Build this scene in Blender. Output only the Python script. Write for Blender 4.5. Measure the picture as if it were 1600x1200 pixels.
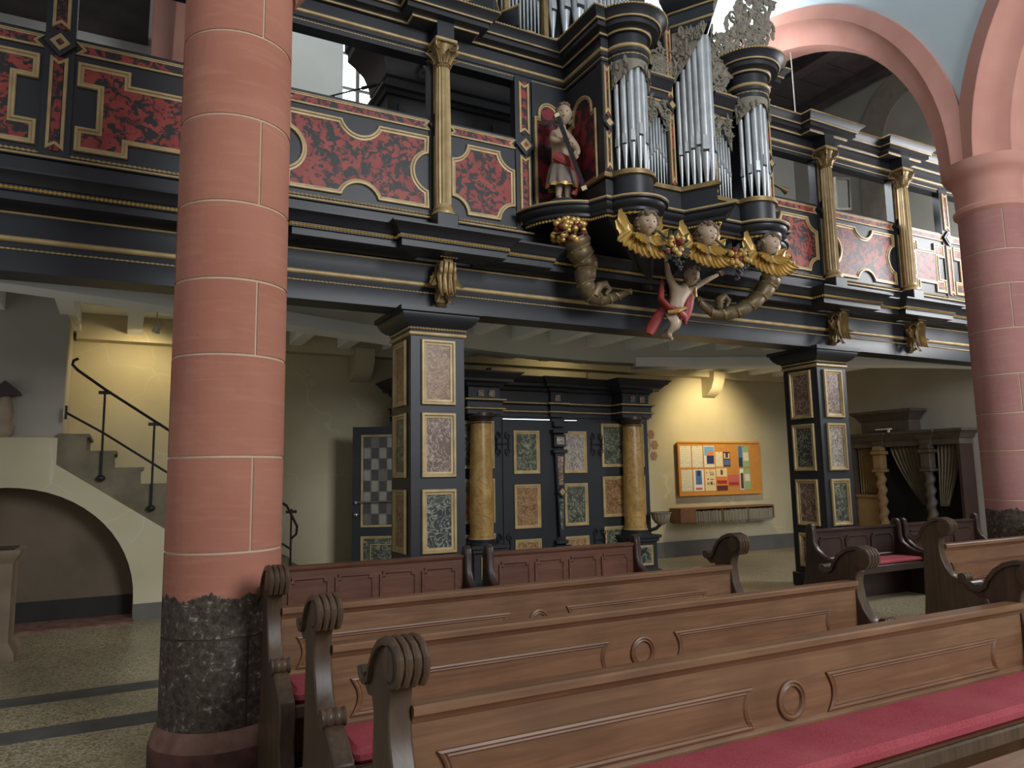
import bpy, bmesh, math, random
from mathutils import Vector, Matrix
random.seed(7)
PI = math.pi
sc = bpy.context.scene
for o in list(bpy.data.objects):
    bpy.data.objects.remove(o)
COL = sc.collection

# ------------------------------------------------------------------ camera
YAW, PITCH, ROLL = 0.48794, 0.1243, -0.01765
fw = Vector((math.sin(YAW)*math.cos(PITCH), math.cos(YAW)*math.cos(PITCH), math.sin(PITCH)))
r0 = Vector((math.cos(YAW), -math.sin(YAW), 0)); u0 = r0.cross(fw)
rt = math.cos(ROLL)*r0 + math.sin(ROLL)*u0; up = -math.sin(ROLL)*r0 + math.cos(ROLL)*u0
cd = bpy.data.cameras.new('camera'); cam = bpy.data.objects.new('camera', cd); COL.objects.link(cam)
cd.sensor_width = 36; cd.lens = 36*1152.5/1600; cd.clip_start = .05
cam.matrix_world = Matrix(((rt.x, up.x, -fw.x, 0), (rt.y, up.y, -fw.y, 0), (rt.z, up.z, -fw.z, 1.65), (0, 0, 0, 1)))
sc.camera = cam

# ------------------------------------------------------------------ light
w = bpy.data.worlds.new('daylight'); sc.world = w; w.use_nodes = True
bg = w.node_tree.nodes['Background']; bg.inputs[0].default_value = (.93, .96, 1, 1); bg.inputs[1].default_value = .34
def area(name, loc, target, sx, sy, power, col):
    l = bpy.data.lights.new(name, 'AREA'); l.shape = 'RECTANGLE'; l.size = sx; l.size_y = sy
    l.energy = power; l.color = col
    o = bpy.data.objects.new(name, l); COL.objects.link(o); o.location = loc
    o.rotation_euler = (Vector(target)-Vector(loc)).to_track_quat('-Z', 'Y').to_euler()
    return o
def spot(name, loc, target, power, col, deg=80, blend=.8, r=.05):
    l = bpy.data.lights.new(name, 'SPOT'); l.energy = power; l.color = col; l.spot_size = math.radians(deg)
    l.spot_blend = blend; l.shadow_soft_size = r
    o = bpy.data.objects.new(name, l); COL.objects.link(o); o.location = loc
    o.rotation_euler = (Vector(target)-Vector(loc)).to_track_quat('-Z', 'Y').to_euler()
    return o
COOL = (.93, .97, 1); WARM = (1, .80, .45)
area('chancel_window_light', (6.5, -8, 7.5), (6, 7, 3.5), 4, 6, 1150, COOL)          # tall windows behind the camera
area('side_window_light', (13.9, 5.3, 5.0), (10.6, 6.2, 4.4), 2.2, 3.0, 420, (.97, .98, 1)) # aisle window beyond the right column
area('west_window_light', (4.3, 11.55, 8.6), (8.6, 7.6, 7.6), 1.8, 3.2, 1000, COOL)       # window in the west wall above the gallery
sc.view_settings.view_transform = 'Standard'; sc.view_settings.look = 'None'
sc.view_settings.gamma = 1; sc.view_settings.exposure = 0.12; sc.view_settings.use_curve_mapping = False

# ------------------------------------------------------------------ materials
def S(r, g, b):
    f = lambda c: (c/255/12.92) if c <= 10 else ((c/255+.055)/1.055)**2.4
    return (f(r), f(g), f(b), 1)
class NT:
    def __init__(s, name, rough=.5, metal=0., spec=.5):
        s.m = bpy.data.materials.new(name); s.m.use_nodes = True; s.t = s.m.node_tree; s.n = s.t.nodes
        s.b = s.n['Principled BSDF']; s.b.inputs['Roughness'].default_value = rough
        s.b.inputs['Metallic'].default_value = metal; s.b.inputs['Specular IOR Level'].default_value = spec
    def new(s, typ, **k):
        n = s.n.new(typ)
        for a, v in k.items(): setattr(n, a, v)
        return n
    def ln(s, a, b): s.t.links.new(a, b)
    def coord(s, world=False, scale=(1, 1, 1), rnd=False):
        if world: c = s.new('ShaderNodeNewGeometry').outputs['Position']
        else: c = s.new('ShaderNodeTexCoord').outputs['Object']
        if rnd:
            oi = s.new('ShaderNodeObjectInfo'); mu = s.new('ShaderNodeMath', operation='MULTIPLY'); mu.inputs[1].default_value = 37.
            s.ln(oi.outputs['Random'], mu.inputs[0]); ad = s.new('ShaderNodeVectorMath', operation='ADD')
            s.ln(c, ad.inputs[0]); s.ln(mu.outputs[0], ad.inputs[1]); c = ad.outputs[0]
        mp = s.new('ShaderNodeMapping'); mp.inputs['Scale'].default_value = scale; s.ln(c, mp.inputs[0])
        return mp.outputs[0]
    def noise(s, vec, scale, detail=4, dist=0., rough=.5):
        n = s.new('ShaderNodeTexNoise'); n.inputs['Scale'].default_value = scale; n.inputs['Detail'].default_value = detail
        n.inputs['Distortion'].default_value = dist; n.inputs['Roughness'].default_value = rough
        s.ln(vec, n.inputs['Vector']); return n.outputs['Fac']
    def ramp(s, fac, stops, interp='LINEAR'):
        r = s.new('ShaderNodeValToRGB'); cr = r.color_ramp; cr.interpolation = interp
        while len(cr.elements) < len(stops): cr.elements.new(.5)
        for e, (p, c) in zip(cr.elements, stops): e.position = p; e.color = c
        s.ln(fac, r.inputs[0]); return r.outputs[0]
    def mix(s, fac, a, b, typ='MIX'):
        n = s.new('ShaderNodeMix', data_type='RGBA', blend_type=typ)
        if isinstance(fac, float): n.inputs[0].default_value = fac
        else: s.ln(fac, n.inputs[0])
        for i, v in ((6, a), (7, b)):
            if isinstance(v, tuple): n.inputs[i].default_value = v
            else: s.ln(v, n.inputs[i])
        return n.outputs[2]
    def col(s, c):
        if isinstance(c, tuple): s.b.inputs['Base Color'].default_value = c
        else: s.ln(c, s.b.inputs['Base Color'])
    def bump(s, h, strength=.3, dist=.01):
        n = s.new('ShaderNodeBump'); n.inputs['Strength'].default_value = strength; n.inputs['Distance'].default_value = dist
        s.ln(h, n.inputs['Height']); s.ln(n.outputs[0], s.b.inputs['Normal'])
M = {}
def mottled(name, a, b, scale=3, rough=.7, bump=.15, world=True, spec=.3, dist=.006, detail=5, metal=0.):
    t = NT(name, rough, metal, spec); v = t.coord(world=world); f = t.noise(v, scale, detail)
    t.col(t.ramp(f, [(.3, a), (.7, b)])); h = t.noise(v, scale*9, 3); t.bump(h, bump, dist); M[name] = t.m
def plaster():
    t = NT('plaster', .9, 0, .3); v = t.coord(world=True); f = t.noise(v, 1.3, 5); c = t.ramp(f, [(.3, S(188, 178, 147)), (.7, S(203, 193, 163))])
    wv = t.new('ShaderNodeVectorMath', operation='MULTIPLY_ADD'); nz_ = t.new('ShaderNodeTexNoise'); nz_.inputs['Scale'].default_value = 1.6; t.ln(v, nz_.inputs['Vector'])
    t.ln(nz_.outputs['Color'], wv.inputs[0]); wv.inputs[1].default_value = (.9, .9, .9); t.ln(v, wv.inputs[2])
    vo = t.new('ShaderNodeTexVoronoi', feature='DISTANCE_TO_EDGE'); vo.inputs['Scale'].default_value = .9; t.ln(wv.outputs[0], vo.inputs['Vector'])
    k = t.ramp(vo.outputs['Distance'], [(.0, (.4, .4, .4, 1)), (.006, (.25, .25, .25, 1)), (.016, (0, 0, 0, 1))])
    gate = t.ramp(t.noise(v, .9, 2), [(.45, (0, 0, 0, 1)), (.6, (1, 1, 1, 1))])
    t.col(t.mix(t.mix(1.0, k, gate, 'MULTIPLY'), c, S(226, 218, 192))); t.bump(t.noise(v, 12, 3), .25, .006); M['plaster'] = t.m   # filled cracks in the plaster
plaster()
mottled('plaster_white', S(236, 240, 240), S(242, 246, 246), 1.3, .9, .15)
mottled('plaster_upper', S(200, 200, 192), S(210, 210, 203), 1.2, .9, .15)
mottled('plaster_blue', S(196, 212, 218), S(208, 222, 228), .8, .9, .1)
mottled('plaster_grey', S(162, 158, 146), S(176, 171, 160), 1.3, .9, .2)
mottled('skirting', S(98, 96, 92), S(112, 110, 104), 2, .7, .1)
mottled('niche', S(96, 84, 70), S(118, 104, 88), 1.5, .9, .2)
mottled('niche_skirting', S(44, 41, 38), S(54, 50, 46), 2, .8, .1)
mottled('step_stone', S(100, 92, 74), S(126, 116, 94), 4, .8, .3)
mottled('black_paint', S(34, 36, 40), S(43, 45, 51), 2.2, .42, .08, spec=.45)
mottled('black_wood', S(52, 51, 52), S(62, 60, 60), 2.5, .5, .1)
mottled('gold', S(162, 138, 94), S(192, 167, 119), 7, .42, .25, spec=.6, metal=.12)
mottled('gold_bright', S(172, 136, 66), S(198, 164, 92), 6, .36, .3, spec=.6, metal=.3)
mottled('gold_dull', S(112, 92, 60), S(160, 132, 82), 8, .45, .3, spec=.6, metal=.3)
mottled('bronze', S(92, 80, 62), S(130, 112, 82), 9, .42, .3, metal=.3)
mottled('carving_grey', S(112, 106, 95), S(142, 135, 120), 10, .6, .3)
mottled('iron', S(28, 27, 27), S(38, 36, 36), 5, .45, .1)
mottled('skin', S(162, 140, 116), S(182, 160, 136), 5, .5, .1, spec=.4)
mottled('hair', S(96, 84, 70), S(122, 106, 86), 12, .6, .5)
mottled('drape_red', S(128, 44, 44), S(152, 58, 52), 5, .5, .2, spec=.4)
mottled('drape_grey', S(108, 96, 90), S(130, 116, 106), 6, .6, .2)
mottled('mortar_dark', S(70, 60, 52), S(84, 74, 64), 8, .9, .2)
mottled('mortar', S(196, 172, 146), S(208, 184, 158), 8, .9, .2)
mottled('cork', S(198, 138, 66), S(206, 146, 74), 14, .9, .1)
mottled('board_wood', S(120, 86, 62), S(140, 102, 74), 6, .6, .1)
mottled('curtain', S(112, 102, 84), S(126, 116, 96), 8, .9, .2)
mottled('curtain_lit', S(150, 126, 88), S(172, 146, 104), 8, .9, .2)  # left curtain, paler and warmer than the others for the light on it
mottled('confessional_wood', S(70, 63, 56), S(88, 79, 70), 5, .6, .2)
mottled('confessional_lit', S(132, 106, 72), S(150, 122, 84), 5, .6, .2)  # paler copy of confessional_wood, painting in light on the left bay
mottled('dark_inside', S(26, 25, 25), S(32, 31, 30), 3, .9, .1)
mottled('paper', S(226, 218, 198), S(234, 226, 208), 3, .8, .0)
mottled('wall_paint_red', S(152, 118, 100), S(166, 132, 112), 6, .9, .1)
mottled('wall_paint_grey', S(140, 132, 120), S(160, 150, 134), 6, .9, .1)
mottled('leaf_dark', S(58, 62, 50), S(76, 78, 62), 9, .6, .2)
mottled('fruit_red', S(92, 36, 38), S(118, 54, 50), 9, .45, .2)
mottled('fruit_grape', S(48, 46, 52), S(66, 62, 66), 9, .4, .2)
mottled('arch_red', S(192, 138, 124), S(206, 152, 138), 2.0, .85, .1)
mottled('basket', S(118, 104, 88), S(146, 130, 110), 10, .7, .4)
mottled('pale_stone', S(150, 132, 110), S(170, 150, 126), 5, .7, .3)
mottled('ceiling_wood', S(74, 66, 66), S(92, 82, 80), 3, .7, .2)
mottled('crate_dark', S(40, 40, 44), S(48, 48, 52), 3, .6, .1)
mottled('floor_band', S(84, 82, 80), S(100, 97, 94), 6, .6, .1)
mottled('lamp_metal', S(180, 180, 176), S(196, 196, 192), 4, .4, .0)

def tortoise(name, red1, red2, dark, scale):
    t = NT(name, .46, 0, .4); v = t.coord(world=True)
    f = t.noise(v, scale, 5, .9, .62); g = t.noise(v, scale*.5, 2)
    r = t.ramp(g, [(.35, red1), (.65, red2)])
    k = t.ramp(f, [(.475, (1, 1, 1, 1)), (.515, (0, 0, 0, 1))])
    t.col(t.mix(k, r, dark)); M[name] = t.m
tortoise('tortoise_red', S(140, 50, 46), S(158, 68, 58), S(42, 40, 41), 12)
tortoise('tortoise_dark', S(112, 34, 40), S(138, 42, 48), S(40, 32, 36), 6.0)

def marble(name, base1, base2, vein, scale=7, vein_w=.03, seed=0.):
    t = NT(name, .32, 0, .5); v0 = t.coord(world=True); ad = t.new('ShaderNodeVectorMath', operation='ADD'); t.ln(v0, ad.inputs[0])
    ad.inputs[1].default_value = (seed, seed*1.7, seed*.6); v = ad.outputs[0]
    f = t.noise(v, scale*.7, 5, .6); base = t.ramp(f, [(.35, base1), (.65, base2)])
    n = t.noise(v, scale*.8, 4, 1.8, .55)
    k = t.ramp(n, [(.5-vein_w*1.6, (0, 0, 0, 1)), (.5, (1, 1, 1, 1)), (.5+vein_w*1.6, (0, 0, 0, 1))])
    t.col(t.mix(k, base, vein)); M[name] = t.m
marble('marble_green', S(50, 56, 50), S(80, 84, 74), S(150, 152, 122), 9, .024, 1)
marble('marble_rust', S(112, 78, 50), S(140, 102, 68), S(176, 146, 106), 12, .035, 2)
marble('marble_plum', S(94, 72, 64), S(120, 94, 82), S(186, 166, 148), 11, .03, 3)
marble('marble_dark', S(42, 46, 46), S(66, 70, 64), S(168, 170, 150), 11, .025, 4)
marble('marble_grey', S(118, 106, 98), S(140, 128, 118), S(190, 184, 172), 11, .035, 5)
marble('marble_yellow', S(158, 122, 66), S(184, 148, 88), S(140, 106, 60), 5, .025, 6)

def sandstone(name, c1, c2, band, zcut, raggedness):
    t = NT(name, .85, 0, .25); v = t.coord(world=True); vr = t.coord(rnd=True, scale=(1.2, 1.2, 9))
    f = t.noise(v, 1.6, 4); c = t.ramp(f, [(.3, c1), (.7, c2)])
    g = t.noise(vr, 2.4, 5, .8); c = t.mix(t.ramp(g, [(.50, (0, 0, 0, 1)), (.78, (.5, .5, .5, 1))]), c, band)
    # bare grey stone where the red paint has come away from the foot of the shaft
    sx = t.new('ShaderNodeSeparateXYZ'); t.ln(v, sx.inputs[0])
    rag = t.noise(v, 7, 5, .3, .65); a = t.new('ShaderNodeMath', operation='MULTIPLY_ADD'); t.ln(rag, a.inputs[0])
    a.inputs[1].default_value = raggedness; t.ln(sx.outputs[2], a.inputs[2])
    mask = t.ramp(a.outputs[0], [(zcut/2-.001, (1, 1, 1, 1)), (zcut/2+.001, (0, 0, 0, 1))])
    hlf = t.new('ShaderNodeMath', operation='MULTIPLY'); hlf.inputs[1].default_value = .5; t.ln(a.outputs[0], hlf.inputs[0])
    rmp = mask.node; t.ln(hlf.outputs[0], rmp.inputs[0])
    fleck = t.noise(v, 26, 4, .5, .7)
    dark = t.ramp(fleck, [(.35, S(58, 50, 44)), (.6, S(92, 82, 72)), (.70, S(176, 164, 148))])
    t.col(t.mix(mask, c, dark)); h = t.noise(v, 24, 4); t.bump(h, .3, .008); M[name] = t.m
sandstone('sandstone', S(168, 110, 91), S(180, 123, 103), S(190, 137, 115), 1.09, .22)
sandstone('sandstone_far', S(164, 114, 110), S(176, 128, 122), S(184, 138, 132), 1.28, .2)
mottled('base_stone', S(104, 72, 62), S(146, 110, 98), 7, .85, .4)
mottled('plinth_stone', S(66, 48, 44), S(112, 74, 66), 5, .85, .4)

def wood(name, a, b, axis=0, rough=.45, g=1.):
    t = NT(name, rough, 0, .4); s = [14*g, 14*g, 14*g]; s[axis] = .9*g
    v = t.coord(rnd=True, scale=tuple(s)); f = t.noise(v, 1.6, 5, .9, .6)
    v2 = t.coord(rnd=True, scale=(1.2, 1.2, 1.2)); f2 = t.noise(v2, 2, 3)
    c = t.ramp(f, [(.32, a), (.68, b)]); dk = tuple(x*.62 for x in a[:3])+(1,)
    c = t.mix(t.ramp(f2, [(.42, (0, 0, 0, 1)), (.75, (.55, .55, .55, 1))]), c, dk)
    t.col(c); t.bump(f, .15, .004); M[name] = t.m
wood('pew_wood', S(112, 80, 56), S(138, 102, 74), 0, .42)
wood('pew_end_wood', S(72, 56, 43), S(96, 76, 58), 2, .38)
wood('bench_wood', S(92, 60, 46), S(114, 76, 58), 0, .42)
wood('bench_end_wood', S(52, 38, 34), S(66, 48, 42), 2, .36)
def fabric():
    t = NT('cushion', .95, 0, .2); v = t.coord(); f = t.noise(v, 180, 3); g = t.noise(v, 3, 3)
    c = t.ramp(f, [(.3, S(140, 54, 64)), (.7, S(172, 80, 88))]); t.col(t.mix(t.ramp(g, [(.4, (0, 0, 0, 1)), (.7, (.3, .3, .3, 1))]), c, S(180, 104, 106)))
    t.bump(f, .4, .003); M['cushion'] = t.m
fabric()
def terrazzo():
    t = NT('terrazzo', .3, 0, .5); v = t.coord(world=True); vo = t.new('ShaderNodeTexVoronoi'); vo.inputs['Scale'].default_value = 70
    t.ln(v, vo.inputs['Vector']); sx = t.new('ShaderNodeSeparateColor'); t.ln(vo.outputs['Color'], sx.inputs[0])
    c = t.ramp(sx.outputs[0], [(.1, S(116, 102, 76)), (.35, S(154, 140, 108)), (.7, S(176, 164, 134)), (.95, S(196, 188, 162))])
    g = t.noise(v, .9, 4); t.col(t.mix(t.ramp(g, [(.4, (0, 0, 0, 1)), (.7, (.35, .35, .35, 1))]), c, S(120, 108, 84))); M['terrazzo'] = t.m
terrazzo()
def pewter():
    t = NT('pewter', .36, .55, .5); v = t.coord(rnd=True); f = t.noise(v, 5, 3); t.col(t.ramp(f, [(.3, S(168, 173, 175)), (.7, S(196, 200, 201))])); M['pewter'] = t.m
    t = NT('pipe_mouth', .6, .1); t.col(S(24, 24, 26)); M['pipe_mouth'] = t.m
pewter()
def plain(name, c, rough=.8, emit=0., metal=0.):
    t = NT(name, rough, metal); t.col(c)
    if emit: t.b.inputs['Emission Color'].default_value = c; t.b.inputs['Emission Strength'].default_value = emit
    M[name] = t.m
plain('window_glow', (.86, .93, 1, 1), .3, 3.0); plain('mirror', S(200, 205, 210), .04, metal=1.)
plain('chrome', S(190, 190, 190), .2, metal=.9); plain('lamp_glow', (1, .78, .42, 1), .5, 6.)
for nm, c in (('print_blue', S(78, 116, 176)), ('print_sky', S(120, 170, 214)), ('print_navy', S(48, 54, 100)), ('print_green', S(150, 178, 132)),
              ('print_orange', S(222, 132, 66)), ('print_pink', S(206, 104, 96)), ('print_red', S(168, 52, 52)), ('print_brown', S(96, 50, 48)),
              ('print_cream', S(232, 214, 170)), ('print_grey', S(150, 146, 134)), ('print_white', S(232, 230, 224))): plain(nm, c)
def lined():
    t = NT('paper_text', .85); v = t.coord(); wv = t.new('ShaderNodeTexWave', wave_type='BANDS', bands_direction='Z'); wv.inputs['Scale'].default_value = 9
    t.ln(v, wv.inputs['Vector']); n = t.noise(v, 30, 2)
    k = t.mix(1.0, t.ramp(wv.outputs['Fac'], [(.55, (0, 0, 0, 1)), (.7, (.4, .4, .4, 1))]), t.ramp(n, [(.4, (0, 0, 0, 1)), (.55, (1, 1, 1, 1))]), 'MULTIPLY')
    t.col(t.mix(k, S(230, 222, 202), S(120, 116, 110))); M['paper_text'] = t.m
lined()
def panes():
    for nm, c, r in (('pane_dark', S(52, 47, 42), .12), ('pane_light', S(128, 126, 114), .18), ('pane_mid', S(88, 84, 74), .15)):
        t = NT(nm, r, 0, .6); v = t.coord(rnd=True); f = t.noise(v, 14, 3); t.col(t.ramp(f, [(.3, c), (.7, tuple(min(1, x*1.25) for x in c[:3])+(1,))]))
        M[nm] = t.m
panes()

# ------------------------------------------------------------------ mesh helpers
def rootloc(o):
    v = Vector((0, 0, 0))
    while o is not None: v += o.location; o = o.parent
    return v
def setp(o, label=None, cat=None, group=None, kind=None):
    for k, v in (('label', label), ('category', cat), ('group', group), ('kind', kind)):
        if v: o[k] = v
    return o
def thing(name, loc, label, cat, group=None, rz=0):
    o = bpy.data.objects.new(name, None); o.empty_display_size = .1; COL.objects.link(o)
    o.location = loc; o.rotation_euler = (0, 0, rz); return setp(o, label, cat, group)
def dup(root, loc=None, rz=None, label=None, group=None, parent=None):
    r = root.copy(); COL.objects.link(r); r.parent = parent
    if loc is not None: r.location = loc
    if rz is not None: r.rotation_euler = (0, 0, rz)
    if label: r['label'] = label
    if group: r['group'] = group
    for ch in list(root.children): dup(ch, parent=r)
    return r
XZ = lambda y0: (lambda u, v, b: (u, y0-b, v))          # panel plane facing -Y
def YZ(x0, s=-1): return lambda u, v, b: (x0+s*b, u, v)   # panel plane facing -X (s=-1)
def PLAN(u, v, b): return (u, v, b)
class MB:
    def __init__(s): s.v = []; s.f = []
    def add(s, vs, fs):
        n = len(s.v); s.v += [tuple(p) for p in vs]; s.f += [tuple(i+n for i in f) for f in fs]; return s
    def box(s, x0, x1, y0, y1, z0, z1, bev=0.):
        if bev <= 0:
            return s.add([(x0, y0, z0), (x1, y0, z0), (x1, y1, z0), (x0, y1, z0), (x0, y0, z1), (x1, y0, z1), (x1, y1, z1), (x0, y1, z1)],
                         [(3, 2, 1, 0), (4, 5, 6, 7), (0, 1, 5, 4), (1, 2, 6, 5), (2, 3, 7, 6), (3, 0, 4, 7)])
        b = bev; vs = []
        for z, i in ((z0, b), (z0+b, 0), (z1-b, 0), (z1, b)):
            for k, (sx, sy) in enumerate(((0, 0), (1, 0), (1, 1), (0, 1))):
                px = x1 if sx else x0; py = y1 if sy else y0; ix = -1 if sx else 1; iy = -1 if sy else 1
                q = [(px+ix*(b+i), py+iy*i), (px+ix*i, py+iy*(b+i))]
                if k in (1, 3): q.reverse()
                q = [(px+ix*i, py+iy*(b+i)), (px+ix*(b+i), py+iy*i)] if k in (0, 2) else [(px+ix*(b+i), py+iy*i), (px+ix*i, py+iy*(b+i))]
                vs += [(a, c, z) for a, c in q]
        fs = [tuple(reversed(range(8))), tuple(range(24, 32))]
        for r in range(3):
            for k in range(8): fs.append((r*8+k, r*8+(k+1) % 8, r*8+8+(k+1) % 8, r*8+8+k))
        return s.add(vs, fs)
    def prism(s, poly, b0, b1, fr=PLAN):
        n = len(poly); vs = [fr(u, v, b0) for u, v in poly]+[fr(u, v, b1) for u, v in poly]
        return s.add(vs, [tuple(range(n)), tuple(range(2*n-1, n-1, -1))]+[(i, (i+1) % n, n+(i+1) % n, n+i) for i in range(n)])
    def sweep(s, path, prof, closed=False, fr=PLAN, cprof=False):
        n = len(path); m = len(prof); vs = []
        def seg(i):
            a = path[i % n]; b = path[(i+1) % n]; d = (b[0]-a[0], b[1]-a[1]); L = math.hypot(*d) or 1e-9; return (d[1]/L, -d[0]/L)
        for i in range(n):
            if closed: n1 = seg(i-1); n2 = seg(i)
            else: n1 = seg(i-1) if i > 0 else seg(0); n2 = seg(i) if i < n-1 else seg(n-2)
            k = max(.25, 1+n1[0]*n2[0]+n1[1]*n2[1]); mx = ((n1[0]+n2[0])/k, (n1[1]+n2[1])/k)
            for a, b in prof: vs.append(fr(path[i][0]+mx[0]*a, path[i][1]+mx[1]*a, b))
        fs = []
        for i in range(n if closed else n-1):
            j = (i+1) % n
            for q in range(m if cprof else m-1):
                p = (q+1) % m; fs.append((i*m+q, j*m+q, j*m+p, i*m+p))
        if cprof and not closed: fs += [tuple(range(m)), tuple(range((n-1)*m+m-1, (n-1)*m-1, -1))]
        return s.add(vs, fs)
    def lathe(s, prof, c=(0, 0, 0), seg=24, axis='z', flute=0, fd=0., a0=0., a1=2*PI, cap=True):
        full = abs(a1-a0-2*PI) < 1e-6; k = seg if full else seg+1; vs = []; m = len(prof)
        for i in range(k):
            a = a0+(a1-a0)*i/seg
            for r, z in prof:
                rr = r-(fd*r*(.5+.5*math.cos(flute*a)) if flute else 0); x, y = rr*math.cos(a), rr*math.sin(a)
                p = (x, y, z) if axis == 'z' else ((z, x, y) if axis == 'x' else (x, z, y))
                vs.append((c[0]+p[0], c[1]+p[1], c[2]+p[2]))
        fs = []
        for i in range(seg):
            j = (i+1) % k
            for q in range(m-1): fs.append((i*m+q, j*m+q, j*m+q+1, i*m+q+1))
        if cap and full: fs += [tuple(i*m for i in range(k-1, -1, -1)), tuple(i*m+m-1 for i in range(k))]
        return s.add(vs, fs)
    def tube(s, pts, r, seg=8, cap=True, flat=1., upv=None):
        pts = [Vector(p) for p in pts]; n = len(pts); vs = []; prev = None
        for i, p in enumerate(pts):
            t = (pts[min(i+1, n-1)]-pts[max(i-1, 0)]).normalized()
            if prev is None:
                a = Vector(upv) if upv else (Vector((0, 0, 1)) if abs(t.z) < .9 else Vector((1, 0, 0)))
            else: a = prev
            x = (a-t*a.dot(t)).normalized(); y = t.cross(x); prev = x
            ri = r[i] if isinstance(r, (list, tuple)) else r
            for k in range(seg):
                g = 2*PI*k/seg; vs.append(p+x*ri*math.cos(g)+y*ri*flat*math.sin(g))
        fs = [(i*seg+k, i*seg+(k+1) % seg, i*seg+seg+(k+1) % seg, i*seg+seg+k) for i in range(n-1) for k in range(seg)]
        if cap: fs += [tuple(range(seg-1, -1, -1)), tuple((n-1)*seg+k for k in range(seg))]
        return s.add(vs, fs)
    def ball(s, c, r, seg=10, rings=7, sq=(1, 1, 1)):
        vs = [(c[0], c[1], c[2]-r*sq[2])]; fs = []
        for i in range(1, rings):
            p = PI*i/rings
            for k in range(seg): vs.append((c[0]+r*sq[0]*math.sin(p)*math.cos(2*PI*k/seg), c[1]+r*sq[1]*math.sin(p)*math.sin(2*PI*k/seg), c[2]-r*sq[2]*math.cos(p)))
        vs.append((c[0], c[1], c[2]+r*sq[2])); e = len(vs)-1
        for k in range(seg):
            fs.append((0, 1+(k+1) % seg, 1+k)); fs.append((e, e-seg+k, e-seg+(k+1) % seg))
            for i in range(rings-2): fs.append((1+i*seg+k, 1+i*seg+(k+1) % seg, 1+i*seg+seg+(k+1) % seg, 1+i*seg+seg+k))
        return s.add(vs, fs)
    def leaf(s, base, d, n, L, W, curl=.3, ridges=3, thick=.012, segs=7):
        """an acanthus-like leaf from base along d, its face towards n, the tip curling to n"""
        d = Vector(d).normalized(); n = Vector(n); n = (n-d*n.dot(d)).normalized(); x = d.cross(n); base = Vector(base); R = []; K = 8
        for i in range(segs+1):
            t = i/segs; wd = W*(math.sin(PI*min(1, .12+.88*t))**.6)*(1-.25*t)*(1+.18*math.cos(t*PI*5)); 
            if i == segs: wd = W*.12
            c = base+d*(L*t*(1-.25*curl*t))+n*(curl*L*.45*t**2.2)
            for k in range(K+1):
                u = k/K*2-1; R.append(c+x*(u*wd*.5)+n*(thick*(.6+.8*math.cos(u*PI*ridges*.5)**2)*(1.1-abs(u))))
            R.append(c-n*thick*.6)
        m = K+2; fs = []
        for i in range(segs):
            for k in range(m): fs.append((i*m+k, i*m+(k+1) % m, (i+1)*m+(k+1) % m, (i+1)*m+k))
        return s.add(R, fs)
    def spiral(s, c, r, turns, rad, fr, dirn=1, a0=0., n=26, taper=.35, off=0.):
        pts = []; rr = []
        for i in range(n+1):
            t = i/n; a = a0+dirn*turns*2*PI*t; q = r*(1-t*.86)
            pts.append(fr(c[0]+q*math.cos(a), c[1]+q*math.sin(a), off)); rr.append(rad*(1-t*(1-taper)))
        return s.tube(pts, rr, 6)
    def build(s, name, mat, parent=None, world=True, smooth=35, kind=None, label=None, off=None):
        me = bpy.data.meshes.new(name)
        o = bpy.data.objects.new(name, me); COL.objects.link(o)
        v = s.v
        if off is None and parent is not None and world: off = rootloc(parent)
        if off is not None: v = [(p[0]-off[0], p[1]-off[1], p[2]-off[2]) for p in v]
        me.from_pydata(v, [], s.f); bm = bmesh.new(); bm.from_mesh(me)
        bmesh.ops.recalc_face_normals(bm, faces=bm.faces); 
        ng = [f for f in bm.faces if len(f.verts) > 4]
        if ng: bmesh.ops.triangulate(bm, faces=ng)
        bm.to_mesh(me); bm.free()
        me.shade_smooth(); me.set_sharp_from_angle(angle=math.radians(smooth))
        me.materials.append(M[mat] if isinstance(mat, str) else mat)
        if parent is not None: o.parent = parent
        return setp(o, label, None, None, kind)
def struct(o, label=None):
    return setp(o, label, None, None, 'structure')
def solo(mb, name, mat, label, cat, group=None, base=None, smooth=35):
    """a thing that is one mesh, its origin at its own base"""
    xs = [p[0] for p in mb.v]; ys = [p[1] for p in mb.v]; zs = [p[2] for p in mb.v]
    b = Vector(base or ((min(xs)+max(xs))/2, (min(ys)+max(ys))/2, min(zs)))
    o = mb.build(name, mat, None, smooth=smooth, off=b); o.location = b
    return setp(o, label, cat, group)
def arc(cx, cy, r, a0, a1, n=10):
    return [(cx+r*math.cos(math.radians(a0+(a1-a0)*i/n)), cy+r*math.sin(math.radians(a0+(a1-a0)*i/n))) for i in range(n+1)]
def rect(x0, x1, z0, z1): return [(x0, z0), (x1, z0), (x1, z1), (x0, z1)]      # counter-clockwise
def halfround(r, o=0, k=6): return [(o+r*math.cos(-PI/2+PI*i/k), r*math.sin(-PI/2+PI*i/k)) for i in range(k+1)]
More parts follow.
